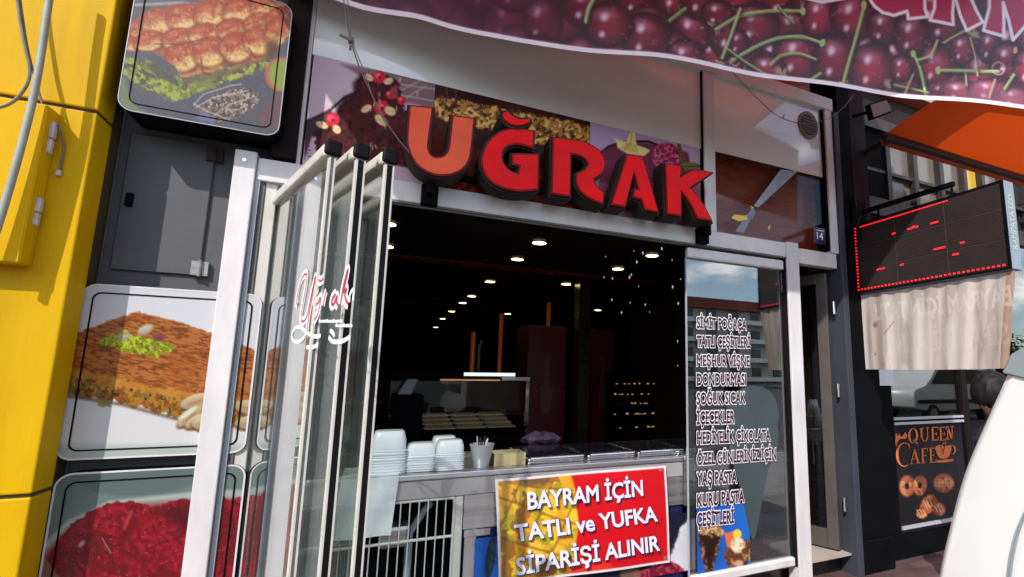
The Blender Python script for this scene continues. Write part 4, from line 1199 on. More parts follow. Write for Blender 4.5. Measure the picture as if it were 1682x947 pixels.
DT = 2.29
mdoor = mat('bronze_grey_aluminium', (.085, .075, .07), .35, nscale=5, namt=.2)
dbox(0, .085, -.022, .022, .165, DT).build('stile', mdoor, d, bevel=.004)
dbox(DW - .085, DW, -.022, .022, .165, DT).build('stile', mdoor, d, bevel=.004)
dbox(.0855, DW - .0855, -.022, .022, .165, .30).build('bottom_rail', mdoor, d, bevel=.004)
dbox(.0855, DW - .0855, -.022, .022, DT - .085, DT).build('top_rail', mdoor, d, bevel=.004)
dbox(.086, DW - .086, -.004, .004, .3005, DT - .086).build('glass', 'shopglass', d)
h = Vector((HX, HY, 0)) + DD * (DW - .05) - DN * .06
MB().tube([(h.x, h.y, .9), (h.x, h.y, 1.35)], .013, 10).build('handle', 'steel2', d, smooth=True)
for z in (.5, 1.35, 2.0): MB().tube([(3.255, .02, z - .05), (3.255, .02, z + .05)], .012, 10).build('hinge', 'steel2', d)

# ================================================================== steel post and dark pillar
o = MB().box(3.287, 3.348, -.05, .30, 0, 3.66).build('post', 'bluish', bevel=.006, seg=2); bsdf(M['bluish'])
o.data.materials.clear(); o.data.materials.append(mat('dull_steel_post', (.05, .054, .068), .5, spec=.15, nscale=4, namt=.25, stretch=(1, 1, .3)))
tag(o, 'dull blue grey steel post at the hinge side of the open door', 'post'); recenter(o, (3.36, .1, 0))
pl = thing('pillar', 'tall black pillar between the dessert shop and the cafe window', 'pillar', (3.6, 0, 0))
box(3.350, 3.67, -.035, .45, .24, 2.55).build('shaft', 'black', pl, bevel=.006)
box(3.350, 3.50, -.035, .45, 2.552, 4.17).build('shaft', 'black', pl, bevel=.006)
box(3.502, 3.70, -.03, .45, 2.552, 4.17).build('cladding', 'maroon', pl, bevel=.004)
box(3.3495, 3.70, -.045, .46, .0, .239).build('plinth', 'black', pl, bevel=.006)
o = MB().box(3.52, 3.60, -.040, -.0355, 0, .01).build('x', 'black'); bpy.data.objects.remove(o)

# ================================================================== cafe next door
cf = thing('cafe_window', 'cafe shop window with black lower panels, orange lettering and glass above', 'shop window', (4.9, .1, 0))
C0 = onY(1440, 700, .1)[0]
Zs = onY(1520, 690, .1)[1]
CX = onY(1582, 690, .1)[0]
box(3.702, 7.6, .06, .30, 0, .16).build('plinth', 'black', cf)
box(3.702, CX, .105, .14, .161, Zs - .02).build('lower_panel', 'blackgloss', cf)
box(CX + .085, 7.58, .105, .14, .161, Zs - .02).build('lower_panel', 'blackgloss', cf)
box(CX + .001, CX + .084, .085, .16, .161, 2.9).build('mullion', 'brown', cf, bevel=.004)
box(5.7, 5.78, .085, .16, .161, 2.9).build('mullion', 'brown', cf, bevel=.004)
XL = onY(1467, 690, .1)[0]
for z in (Zs + .022, Zs - .018): box(XL, CX - .005, .088, .104, z - .010, z + .012).build('sill_strip', 'silver', cf)
box(XL + .02, CX - .005, .092, .104, .208, .236).build('sill_strip', 'silver', cf)
box(3.702, XL - .01, .09, .12, .161, 2.9).build('jamb', 'black', cf)
box(XL - .005, CX - .001, .118, .126, Zs + .036, 2.9).build('glass', 'cafeglass', cf)
box(CX + .086, 5.699, .118, .126, Zs - .015, 2.9).build('glass', 'cafeglass', cf)
box(5.781, 7.58, .118, .126, Zs - .015, 2.9).build('glass', 'cafeglass', cf)
box(onY(1441, 620, .08)[0], onY(1468, 620, .08)[0], .080, .0875, onY(1450, 633, .08)[1], onY(1450, 606, .08)[1]).build('paper_notice', 'white', cf)
box(3.702, 7.6, .08, .2, 2.901, 3.06).build('transom', 'awnbar', cf)
# inside of the cafe: dark room
box(3.72, 7.55, 2.2, 2.25, .16, 2.9).build('back_wall', 'brown', cf)
# cafe lettering, drawn stroke by stroke
QY = .0995


def vin(name, polys, m='orangeink', y=QY, parent=None, label=None):
    mb = MB()
    for pl_ in polys: mb.add([(*[onY(a_, b_, y)[0]], y, onY(a_, b_, y)[1]) for a_, b_ in pl_], [tuple(range(len(pl_)))])
    return mb.build(name, m, parent or cf, label=label)


zq = lambda pts: [(1340 + a_ / 3.298, 660 + b_ / 3.298) for a_, b_ in pts]


def seg(p0, p1, w, w1=None):
    a_ = Vector(p0); b_ = Vector(p1); n_ = (b_ - a_).normalized(); n_ = Vector((-n_.y, n_.x)); w1 = w if w1 is None else w1
    return zq([tuple(a_ + n_ * w / 2), tuple(b_ + n_ * w1 / 2), tuple(b_ - n_ * w1 / 2), tuple(a_ - n_ * w / 2)])


def arcs(cx, cy, rx, ry, a0, a1, w0, w1, n=18):
    o_ = []; i_ = []
    for k_ in range(n + 1):
        t_ = k_ / n; an = R(a0 + (a1 - a0) * t_); w = w0 + (w1 - w0) * math.sin(math.pi * t_)
        o_.append((cx + rx * math.cos(an), cy - ry * math.sin(an))); i_.append((cx + (rx - w) * math.cos(an), cy - (ry - w * .6) * math.sin(an)))
    r_ = []
    for k_ in range(n): r_.append(zq([o_[k_], o_[k_ + 1], i_[k_ + 1], i_[k_]]))
    return r_


W_ = []
W_ += arcs(527, 182, 27, 40, 90, 270, 5, 12) + arcs(527, 182, 27, 40, -90, 90, 5, 12) + [seg((530, 205), (552, 226), 8)]          # Q
W_ += [seg((572, 143), (574, 195), 10), seg((604, 140), (606, 188), 5), seg((562, 143), (584, 142), 4), seg((596, 140), (614, 139), 4)] + arcs(590, 190, 18, 24, 180, 360, 8, 6)   # U
for x_ in (632, 676):                                                                                                          # E E
    W_ += [seg((x_, 137), (x_ + 2, 208), 10), seg((x_ - 6, 138), (x_ + 30, 136), 5), seg((x_, 172), (x_ + 22, 171), 4), seg((x_ - 5, 208), (x_ + 32, 204), 5), seg((x_ + 29, 134), (x_ + 30, 150), 4), seg((x_ + 31, 190), (x_ + 32, 206), 4), seg((x_ + 22, 163), (x_ + 22, 180), 4)]
W_ += [seg((713, 134), (716, 203), 5), seg((713, 136), (738, 198), 11), seg((738, 132), (740, 200), 5), seg((706, 134), (722, 133), 4), seg((730, 132), (746, 131), 4), seg((709, 203), (724, 202), 4)]   # N
vin('queen_lettering', W_, label='orange serif capitals reading QUEEN')
W_ = arcs(478, 285, 44, 66, 55, 305, 5, 14) + [seg((503, 226), (508, 250), 5)]                                                    # C
W_ += [seg((516, 334), (533, 262), 5), seg((533, 258), (556, 330), 11), seg((522, 308), (546, 306), 4), seg((508, 335), (526, 334), 4), seg((544, 331), (566, 330), 4)]   # A
W_ += [seg((578, 254), (580, 330), 10), seg((570, 254), (606, 251), 5), seg((580, 290), (598, 289), 4), seg((572, 331), (592, 329), 4), seg((605, 249), (606, 264), 4)]   # F
W_ += [seg((622, 250), (624, 327), 10), seg((614, 251), (648, 248), 5), seg((624, 288), (642, 287), 4), seg((616, 328), (652, 324), 5), seg((647, 246), (648, 262), 4), seg((651, 308), (652, 326), 4)]   # E
vin('cafe_lettering', W_, label='orange serif capitals reading CAFE')
cup = zq([(648, 240), (670, 232), (692, 240), (715, 236), (735, 230), (733, 262), (725, 288), (712, 304), (690, 308), (668, 302), (655, 280)])
W_ = [cup, zq([(650, 318), (690, 312), (748, 308), (742, 320), (700, 328), (660, 328)])] + arcs(738, 258, 20, 26, -80, 90, 7, 7)
vin('cup_emblem', W_, label='orange coffee cup emblem')
vin('cup_emblem', [seg((676, 238), (690, 268), 4), seg((690, 268), (700, 240), 4), seg((690, 268), (690, 285), 4)], 'blackgloss', QY - .001)
vin('cup_emblem', [seg((684, 230), (694, 222), 5), seg((694, 222), (704, 216), 4), seg((700, 230), (708, 222), 4)])
cr = [zq([(430, 218), (433, 165), (446, 184), (452, 170), (462, 188), (476, 178), (484, 162), (496, 178), (490, 198), (455, 200), (440, 222), (436, 244)])]
vin('crown_emblem', cr, label='orange crown emblem')


def paint_pastry(a):
    a.bg((14, 13, 18))
    for cx, cy, rx, ry, ro, hole in ((1490, 798, 14, 19, 0, 1), (1511, 797, 13, 18, 5, 1), (1550, 793, 18, 17, 0, 0), (1525, 828, 13, 19, 30, 0), (1514, 843, 10, 9, 0, 0), (1543, 836, 11, 12, -20, 0)):
        m = a.ell(cx, cy, rx, ry, ro, .18); a.fill(m, (168, 92, 58)); a.fill(m * (a.n(6, 5) > .54), (204, 140, 90), .8); a.fill(m * (a.n(5, 15) < .4), (116, 54, 34), .8)
        a.fill(np.clip(1 - abs(np.hypot(a.u, a.v) - .9) * 8, 0, 1), (120, 56, 36), .7)
        if hole: a.fill(a.ell(cx, cy, 4, 6, 0, .3), (20, 12, 14))
        else:
            for k_ in range(3): a.fill(a.line([(cx - 8 + k_ * 5, cy - 6), (cx - 2 + k_ * 5, cy + 5)], 1.6), (226, 176, 130), .7)


px0, px1 = onY(1470, 800, .1)[0], onY(1575, 800, .1)[0]
a = Art(sheetY(px0, px1, onY(1520, 858, .1)[1], onY(1520, 772, .1)[1], .1035, .006)); paint_pastry(a); a.build('pastry_print', 'print_box', cf, label='printed pretzels and pastries')
vin('orange_mark', [[(1588, 706), (1592, 706), (1591, 720), (1596, 735), (1590, 738), (1586, 726), (1590, 716)]])
# upper panes of the cafe
up = thing('clerestory_window', 'row of small upper panes in brown bars above the cafe, one pane yellow', 'window', (4.9, .1, 3.06))
ed = [(1455, 'beigepane'), (1499, 'beigepane'), (1541, 'beigepane'), (1579, 'amber'), (1608, 'beigepane'), (1640, 'aptdark'), (1675, 'beigepane'), (1720, 'aptdark')]
for i in range(len(ed) - 1):
    xa, xb = onY(ed[i][0], 290, .14)[0], onY(ed[i + 1][0], 290, .14)[0]
    box(xa + .03, xb - .03, .16, .17, 3.09, 3.72).build('pane', ed[i][1], up)
    box(xa - .029, xa + .029, .10, .19, 3.061, 3.74).build('glazing_bar', 'awnbar', up)
box(3.72, 7.6, .09, .20, 3.741, 3.85).build('head_rail', 'awnbar', up)
box(3.72, onY(1452, 290, .14)[0] - .03, .12, .19, 3.061, 3.74).build('side_panel', 'black', up)
box(3.72, 7.6, .115, .15, 3.33, 3.36).build('cross_bar', 'awnbar', up)
MB().lathe((4.28, .30, 3.30), [(.08, 0), (.10, .03), (.06, .06)], 16).build('lamp', emit_mat('warm_lamp', (1, .75, .3), 1.0), up)
box(3.72, 7.6, .22, .30, 2.9, 4.2).build('back_panel', 'dark', up)

# ================================================================== orange awning
aw = thing('orange_awning', 'orange fabric awning over the cafe front on a dark bar', 'awning', (5.5, -.3, 3.4))
xa = 3.66
pts = []
nx, ny = 30, 12
for j in range(ny + 1):
    for i in range(nx + 1):
        u, w = i / nx, j / ny
        pts.append((xa + (8.2 - xa) * u, -.24 - .62 * w - .05 * u, 3.455 + .10 * w + .014 * math.sin(math.pi * w) - .02 * math.sin(5 * u) ** 2 * w))
MB().add(pts, [(j * (nx + 1) + i, j * (nx + 1) + i + 1, (j + 1) * (nx + 1) + i + 1, (j + 1) * (nx + 1) + i) for j in range(ny) for i in range(nx)]).build('fabric', 'awning', aw, smooth=True)
MB().bar((xa - .02, -.24, 3.425), (8.2, -.29, 3.425), .06, .05).build('rear_bar', 'awnbar', aw, bevel=.006)
MB().bar((xa + .05, -.25, 3.415), (xa + .05, .1, 3.38), .04, .04).build('bracket', 'awnbar', aw)
MB().bar((6.3, -.27, 3.415), (6.3, .1, 3.38), .04, .04).build('bracket', 'awnbar', aw)
MB().add([(xa, -.20, 3.37), (8.2, -.25, 3.37), (8.2, -.24, 3.43), (xa, -.19, 3.43)], [(0, 1, 2, 3)]).build('valance', 'awning', aw)

# floodlight
fl = thing('floodlight', 'small grey faced floodlight under the cherry banner beside the orange awning', 'floodlight', (3.55, -.2, 3.5))
Pf = [onplane(a_, b_, (3.5, -.35, 3.55), (-.35, -1, -.25)) for a_, b_ in ((1426, 171), (1458, 161), (1470, 182), (1432, 196))]
nf = Vector((-.35, -1, -.25)).normalized()
def plate3(P4, d0, d1): return MB().hexa([tuple(Vector(p_) - nf * d0) for p_ in P4] + [tuple(Vector(p_) - nf * d1) for p_ in P4])
cen = sum((Vector(p_) for p_ in Pf), Vector()) / 4
plate3(Pf, 0, .05).build('housing', 'black', fl, bevel=.005)
plate3([Vector(p_) * .82 + cen * .18 for p_ in Pf], -.004, -.0005).build('lens', 'silver', fl)
MB().bar(cen - nf * .05, cen - nf * .22 + Vector((0, .1, .05)), .02, .02).build('bracket', 'black', fl)
MB().bar(Vector(Pf[1]) + Vector((.03, .0, -.03)), Vector(Pf[1]) + Vector((.05, 0, -.2)), .004, .004, (0, 1, 0)).build('cord', 'wire', fl)

# ================================================================== projecting LED sign with cloth below
LX = 3.48
led = thing('led_sign', 'black projecting LED text sign with red dotted border over the pavement', 'sign', (3.53, -.55, 2.1))
Y0, Y1, Z0, Z1 = -1.112, -.012, 2.125, 2.700
box(LX + .002, LX + .112, Y0, Y1, Z0, Z1).build('casing', 'ledside', led, bevel=.003)
box(LX - .002, LX + .0018, Y0 + .018, Y1 - .012, Z0 + .014, Z1 - .014).build('matrix_face', 'ledface', led)
mb = MB(); mb.box(LX - .006, LX + .0019, Y0, Y0 + .0175, Z0, Z1).box(LX - .006, LX + .0019, Y1 - .0115, Y1, Z0, Z1).box(LX - .006, LX + .0019, Y0 + .0176, Y1 - .0116, Z1 - .0135, Z1).box(LX - .006, LX + .0019, Y0 + .0176, Y1 - .0116, Z0, Z0 + .0135)
mb.build('bezel', 'black', led)
mb = MB()
for k_ in (1, 2):
    yy = Y0 + (Y1 - Y0) * k_ / 3; mb.box(LX - .0032, LX - .0021, yy - .0012, yy + .0012, Z0 + .015, Z1 - .015)
    zz = Z0 + (Z1 - Z0) * k_ / 3; mb.box(LX - .0032, LX - .0021, Y0 + .02, Y1 - .014, zz - .0012, zz + .0012)
for k_ in range(1, 36):
    zz = Z0 + .015 + (Z1 - Z0 - .03) * k_ / 36
    if k_ % 12: mb.box(LX - .0028, LX - .0021, Y0 + .02, Y1 - .014, zz - .0006, zz + .0006)
mb.build('module_seam', 'ledseam', led)
lp = lambda a_, b_: (lambda p_: (float(p_[1]), float(p_[2])))(on(a_, b_, 0, LX))
dots = []
yt = Y1 - .03; zt_ = Z1 - .030; zb_ = Z0 + .030
for k_ in range(20): dots.append((yt, zb_ + (zt_ - zb_) * k_ / 19, .011))
rows = [('border_light', dots)]; dots = []
yend = lp(1555, 325)[0]
n_ = 44
for k_ in range(n_): dots.append((yt + (yend - yt) * k_ / (n_ - 1), zt_, .009))
rows.append(('border_light', dots)); dots = []
n_ = 36
for k_ in range(n_): dots.append((yt + (Y0 + .04 - yt) * k_ / (n_ - 1), zb_, .012))
rows.append(('border_light', dots)); dots = []
for k_, (a_, b_, w_) in enumerate(((1469, 383, 3), (1497, 375, 6), (1507, 372, 4), (1537, 365, 8), (1546, 407, 13), (1583, 398, 4), (1572, 417, 6), (1449, 441, 11), (1484, 434, 5), (1502, 372, 3))):
    yy, zz = lp(a_, b_)
    rows.append(('text_dash', [(yy - (i - w_ / 4) * .0125, zz, .0125) for i in range(max(2, w_ // 2))]))
for nm_, dots in rows:
    mb = MB()
    for yy, zz, r_ in dots: mb.box(LX - .0062, LX - .0034, yy - r_ * .62, yy + r_ * .62, zz - r_ * .5, zz + r_ * .5)
    mb.build(nm_, 'lampred', led)
# maker's lettering on the narrow end, set upright letter row
s_ = 'RAMPATA LED'
lettering('end_lettering', s_, (LX + .082, Y0 - .0012, Z0 + .13), (LX + .082, Y0 - .0012, Z1 - .09), (LX + .030, Y0 - .0012, Z0 + .13), mat('cream_ink', (.5, .5, .42), .5), led, .02)
# arm
zA = 2.81
ar = thing('sign_arm', 'black steel arm carrying the LED sign from the pillar', 'bracket', (3.53, 0, 2.7))
MB().bar((3.53, .02, zA), (3.53, -.80, zA - .015), .03, .035).build('arm', 'black', ar, bevel=.004)
for yy in (-.22, -.78): MB().tube([(3.53, yy, zA - .02), (3.53, yy, 2.701)], .008, 8).build('hanger', 'black', ar)
MB().box(3.445, 3.615, -.052, -.036, 2.70, 2.92).build('wall_plate', 'black', ar, bevel=.004)
MB().tube(chaikin([(3.46, -.06, 2.95), (3.42, -.10, 2.85), (3.46, -.09, 2.75), (3.41, -.11, 2.66), (3.45, -.09, 2.56)], 2, False), .012, 8).tube(chaikin([(3.42, -.07, 2.9), (3.48, -.11, 2.8), (3.42, -.1, 2.7), (3.47, -.10, 2.6), (3.44, -.07, 2.5)], 2, False), .009, 8).build('cable_bundle', 'rubber', ar, smooth=True)

# cloth banner below the LED sign, seen from behind, letters showing through in reverse
cl = thing('hanging_cloth', 'faded pinkish beige cloth banner hanging below the LED sign, letters showing through in reverse', 'banner', (3.52, -.55, 1.5))
nx, nz = 260, 130
KX = 3.505
cwave = lambda u, w: .006 * math.sin(u * 24 + .6 * w) * (.25 + .75 * w) + .004 * math.sin(u * 57)
G = np.zeros((nz, nx, 3))
for j in range(nz):
    for i in range(nx):
        u, w = i / (nx - 1), j / (nz - 1)
        G[j, i] = (KX + cwave(u, w), -.03 - 1.085 * u + .09 * u * w, 2.115 - w * .598 - .006 * math.sin(u * 3.2))
a = Art(G); a.bg((184, 174, 168))
u_, w_ = np.meshgrid(np.linspace(0, 1, nx), np.linspace(0, 1, nz)); u_, w_ = u_.ravel(), w_.ravel()
st = fbm(u_ * 22, w_ * 1.4, 5, 3); a.fill(st > .55, (196, 187, 181), .5); a.fill(np.clip((.46 - st) * 8, 0, 1), (154, 142, 135), .65)
a.fill(np.clip(1 - abs(u_ - .13) / .05, 0, 1), (128, 104, 94), .6); a.fill(np.clip(1 - np.hypot((u_ - .11) / .025, (w_ - .42) / .05), 0, 1), (92, 68, 60), .9)
a.fill(np.clip(1 - np.hypot((u_ - .10) / .012, (w_ - .8) / .03), 0, 1), (100, 78, 70), .7); a.fill(a.line([(1452, 548), (1468, 528)], 1.5), (110, 90, 84), .7)
a.fill((u_ < .035) * 1.0, (188, 172, 168), .7); a.fill((u_ > .955) * 1.0, (130, 96, 76), .6)
K2 = lambda a_, b_: np.array(on(a_, b_, 0, KX)[1:], float)
gy = -.03 - 1.085 * u_ + .09 * u_ * w_; gz = 2.115 - .598 * w_
for s_, bl, br, tl, al in (('BAYRAM İÇİN TATLI', (1438, 524), (1664, 500), (1436, 500), .5), ('SİPARİŞİ ALINIR', (1450, 580), (1660, 563), (1448, 553), .22)):
    bl, br, tl = K2(*bl), K2(*br), K2(*tl)
    v_, f_ = text_mesh(s_, .03); x0_, x1_ = v_[:, 0].min(), v_[:, 0].max()
    Ai = np.linalg.inv(np.stack([br - bl, tl - bl], 1))
    lu, lw = Ai @ np.stack([gy - bl[0], gz - bl[1]])
    tx = x0_ + (1 - lu) * (x1_ - x0_); ty = lw * CAP
    hit = np.zeros(len(tx))
    for p_ in f_:
        q_ = v_[list(p_), :2]; lo, hi = q_.min(0), q_.max(0)
        k_ = np.where((tx > lo[0]) & (tx < hi[0]) & (ty > lo[1]) & (ty < hi[1]))[0]
        if not len(k_): continue
        ins = np.zeros(len(k_), bool)
        for e_ in range(len(q_)):
            (xa_, ya_), (xb_, yb_) = q_[e_ - 1], q_[e_]
            if ya_ != yb_: ins ^= ((ya_ > ty[k_]) != (yb_ > ty[k_])) & (tx[k_] < (xb_ - xa_) * (ty[k_] - ya_) / (yb_ - ya_) + xa_)
        hit[k_[ins]] = 1
    a.fill(hit * (.6 + .4 * a.n(14, 3)), (212, 204, 198), al)
a.build('cloth', 'print_film', cl)
# ================================================================== cherry banner
cb = thing('cherry_banner', 'large ice cream banner printed with dark cherries hanging above the shop front', 'banner', (1.8, -.7, 3.2))
CP = np.array((1.29, -.57, 3.2)); ct = np.array((1.0, -.243, 0)); ct /= np.linalg.norm(ct); cn = np.array((-ct[1] * -1, -ct[0], 0)); cn = np.array((ct[1], -ct[0], 0))
bpts = [(430, -45), (560, 0), (600, 12), (650, 19), (690, 26), (730, 43), (780, 58), (850, 72), (960, 86), (1080, 98), (1250, 124), (1400, 144), (1500, 158), (1600, 170), (1682, 179), (1800, 193)]
bs = []
for a_, b_ in bpts:
    p_ = onplane(a_, b_, CP, cn); bs.append(((p_ - CP) @ ct, p_[2]))
bs = np.array(bs)
S0, S1 = bs[0, 0], bs[-1, 0]
nx, nz = 720, 190
ss = np.linspace(S0, S1, nx); zb = np.interp(ss, bs[:, 0], bs[:, 1]); zb = np.convolve(np.pad(zb, 9, 'edge'), np.ones(19) / 19, 'valid')
ZT = 4.09
G = np.zeros((nz, nx, 3))
for j in range(nz):
    w = j / (nz - 1)
    zz = ZT * (1 - w) + zb * w
    bow = .018 * np.sin(ss * 2.1 + w * 2) * w + .012 * np.sin(ss * 6.3 + 1) * w ** 2
    G[j] = CP + np.outer(ss, ct) + np.outer(bow, cn); G[j, :, 2] = zz
a = Art(G); X, Y = a.X, a.Y
a.bg((40, 18, 34)); a.fill(a.n(60, 3), (62, 26, 44), .6); a.fill(a.n(18, 13) < .42, (38, 16, 30), .6)
rs = np.random.RandomState(12)
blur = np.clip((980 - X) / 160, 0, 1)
ch = []
for yy in range(-420, 190, 46):
    for xx in range(380, 1800, 62): ch.append((xx + rs.uniform(-22, 22) + (31 if (yy // 46) % 2 else 0), yy + rs.uniform(-14, 14), rs.uniform(34, 44), rs.uniform(38, 50), rs.uniform(-30, 30)))
rs.shuffle(ch)
ch += [(1240, 40, 44, 40, 10), (1178, 22, 30, 26, 0), (1125, 95, 36, 34, 0), (1345, 26, 32, 40, 10), (1400, 28, 40, 44, -20), (1450, 45, 30, 34, 0), (1212, 70, 20, 26, 0), (1308, 92, 42, 46, -30), (1372, 98, 42, 48, 15), (1497, 58, 33, 40, 0), (1432, 112, 42, 46, 10), (1536, 108, 34, 40, 40), (1580, 80, 24, 30, 0), (1625, 76, 22, 32, 0), (1654, 98, 32, 34, 0), (1480, 112, 20, 26, 0), (1260, 112, 34, 26, 0), (1575, 150, 36, 22, 0), (1625, 148, 40, 22, 0), (1665, 160, 34, 20, 0), (1060, 60, 46, 44, 10), (1000, 40, 46, 40, 0), (1690, 110, 30, 40, 0)]
for cx, cy, rx, ry, ro in ch:
    w = (abs(X - cx) < 70) & (abs(Y - cy) < 70)
    if not w.any(): continue
    idx = np.where(w)[0]
    sub = Art.__new__(Art); sub.X = X[idx]; sub.Y = Y[idx]; sub.c = a.c[idx]
    m = sub.ell(cx, cy, rx, ry, ro, .12); d_ = np.hypot(sub.u, sub.v); t_ = np.clip(d_, 0, 1)[:, None] ** .8
    base = np.array((134, 36, 56)) + rs.uniform(-1, 1) * np.array((28, 8, 10)); edge = np.array((24, 6, 17))
    col = base * (1 - t_ ** 2.2) + edge * t_ ** 2.2
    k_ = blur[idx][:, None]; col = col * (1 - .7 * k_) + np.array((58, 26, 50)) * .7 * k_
    sub.fill(m, col, .96)
    sb = 1 - .75 * float(np.clip((980 - cx) / 160, 0, 1))
    h0 = sub.ell(cx - rx * .12, cy - ry * .42, rx * .62, ry * .34, ro, .9); sub.fill(h0, (184, 130, 156), .7 * sb)
    for hx, hy, hr in ((-.16, -.30, .20), (-.24, .40, .17)):
        hh = sub.ell(cx + rx * hx, cy + ry * hy, rx * hr, ry * hr * 1.25, 20, .8); sub.fill(hh, (226, 206, 226), .85 * sb)
    a.c[idx] = sub.c
a.fill((a.n(7, 77) > .76) * (X > 980), (200, 150, 170), .3)
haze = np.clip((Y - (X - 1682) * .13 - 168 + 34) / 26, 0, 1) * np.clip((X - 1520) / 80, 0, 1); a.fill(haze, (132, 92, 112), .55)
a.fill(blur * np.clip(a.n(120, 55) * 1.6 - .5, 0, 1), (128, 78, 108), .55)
GR = (126, 158, 92); GD = (88, 120, 62)
for pts_, w_, c_ in (([(1176, 48), (1215, 24), (1265, 17), (1318, 18)], 7, GR), ([(1204, 98), (1245, 74), (1280, 61), (1318, 59), (1350, 70)], 7, GR), ([(1266, 106), (1282, 90), (1312, 86), (1340, 97)], 5.5, GR), ([(1421, 5), (1408, 55), (1392, 110), (1384, 140)], 7, GR),
                     ([(1501, 88), (1513, 115), (1521, 158)], 7, GR), ([(1508, 98), (1530, 92), (1540, 66)], 5, (180, 160, 84)), ([(1542, 115), (1640, 117)], 7, GR), ([(1216, 14), (1200, 60), (1186, 95)], 6, (150, 168, 110)), ([(1195, 80), (1225, 102), (1258, 122)], 6, GD), ([(1100, 34), (1126, 14)], 8, GD), ([(1278, 8), (1290, 24), (1304, 38)], 5, GD),
                     ([(1330, 132), (1348, 120)], 6, GR), ([(1444, 148), (1458, 158)], 5, GD), ([(1470, 140), (1500, 146), (1525, 152)], 5, GD), ([(1500, 122), (1486, 155)], 3.5, (170, 150, 130)), ([(1594, 62), (1602, 90), (1606, 124)], 3.5, (160, 150, 110)), ([(1635, 130), (1625, 160)], 3.5, (150, 140, 120)), ([(1666, 122), (1650, 146)], 5, GR), ([(1586, 118), (1588, 140)], 3, GR), ([(1550, 70), (1580, 52), (1600, 46)], 4, (170, 150, 110)),
                     ([(978, -6), (966, 14), (962, 36)], 8, GR)):
    a.fill(a.line([(p_[0] + 3, p_[1] + 5) for p_ in pts_], w_, 5), (34, 12, 24), .55); a.fill(a.line(chaikin(pts_, 2, False), w_ * .70, 2.5), c_); a.fill(a.line([(p_[0] - 1, p_[1] - w_ * .22) for p_ in pts_], w_ * .25, 2), (198, 220, 160), .6)
for cx, cy, rx, ry, ro in ((1319, 18, 5, 8, 0), (1351, 70, 5, 8, 20), (1419, 8, 5, 10, 0), (1500, 88, 5, 7, 0), (1541, 115, 5, 8, 0), (1384, 138, 9, 4, 30)): a.fill(a.ell(cx, cy, rx, ry, ro, .3), (150, 176, 110))
for cx, cy, rx, ry in ((1165, 45, 26, 12), (1180, 100, 20, 8), (1285, 118, 18, 12), (1384, 130, 14, 8), (1462, 138, 14, 10), (1600, 55, 16, 8), (1210, 108, 22, 8)):
    m = a.ell(cx, cy, rx, ry, 25, .5) * (a.n(9, 41) > .5); a.fill(m, (166, 146, 118), .85)
a.fill(np.clip(1 - abs(np.hypot(X - 1640, Y - 112) - 10) / 2.5, 0, 1), (186, 150, 150), .9); a.fill(a.ell(1668, 82, 4, 7, 10, .3), (206, 160, 90))
LETC = (160, 34, 74)
z8 = lambda pts_: [(1380 + a_ / 4.735, b_ / 4.735) for a_, b_ in pts_]
LT_ = [z8([(190, -300), (235, 0), (270, 50), (330, 95), (420, 118), (520, 85), (530, 145), (682, 128), (660, 70), (650, -300)]),
       z8([(740, -300), (735, 60), (700, 155), (880, 190), (875, 100), (890, -100), (895, -20), (935, 120), (985, 235), (1110, 170), (1060, 80), (1015, -20), (1040, -300)]),
       z8([(1165, -300), (1160, 60), (1115, 235), (1270, 280), (1275, 150), (1268, 20), (1310, 150), (1345, 310), (1440, 200), (1520, 40), (1530, -300)])]
for pl_ in LT_ + [[(1322, -60), (1322, -4), (1350, 3), (1386, -3), (1390, -60)]]:
    a.fill(a.poly(pl_, 2), LETC); a.fill(a.line(pl_ + [pl_[0]], 5.5), (222, 212, 224))
dz = G[:, :, 2].ravel() - np.tile(zb, nz)
a.fill(np.clip((.030 - dz) / .004, 0, 1), (226, 216, 232))
a.fill(np.clip(1 - abs(dz - .034) / .004, 0, 1), (120, 60, 100), .6)
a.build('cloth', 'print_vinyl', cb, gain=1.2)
MB().tube([tuple(CP + ct * S0 + np.array((0, 0, ZT - 3.2))), tuple(CP + ct * S1 + np.array((0, 0, ZT - 3.2)))], .02, 10).build('hanging_rod', 'bluish', cb)
# ================================================================== inside the shop
LZ = 2.672
lights = [(886, 398), (850, 425), (805, 462), (775, 486), (760, 497), (742, 511), (727, 523), (716, 537), (637, 367), (635, 404), (930, 466), (834, 515), (1071, 419), (1015, 441), (1078, 483), (982, 509)]  # the right-hand ones, listed last, stand in for mirrored downlights
for i, (a_, b_) in enumerate(lights):
    p_ = on(a_, b_, 2, LZ)
    o = thing('ceiling_downlight', 'glowing round downlight in the dark shop ceiling', 'ceiling light', (p_[0], p_[1], LZ), 'downlights in the dark shop ceiling')
    MB().lathe((p_[0], p_[1], LZ - .006), [(.064, 0), (.088, .004), (.088, .008)], 20, cap0=False).build('trim_ring', 'dark', o)
    MB().lathe((p_[0], p_[1], LZ - .004), [(.068, 0), (.068, .006)], 20).build('lens', 'lamp', o)
labels = ['thin copper tube left of the other tubes behind the display case', 'copper tube rising behind the right end of the display case', 'short bright copper tube above the dark red fridge', 'copper tube over the lit shelves at the right, standing in for a mirror image']
for i, (a_, b_, c_, yy) in enumerate(((778, 545, 606, 5.2), (824, 515, 606, 5.6), (902, 487, 534, 5.4), (1037, 540, 616, 4.6))):  # the right-hand tube stands in for a mirrored one
    x, z = onY(a_, b_, yy)
    o = MB().tube([(x, yy, .14), (x, yy, z)], .035, 12).build('copper_tube', 'copper', smooth=True); tag(o, labels[i], 'pole', 'copper tubes in the shop'); recenter(o, (x, yy, .14))
x, z = onY(789, 558, 5.0)
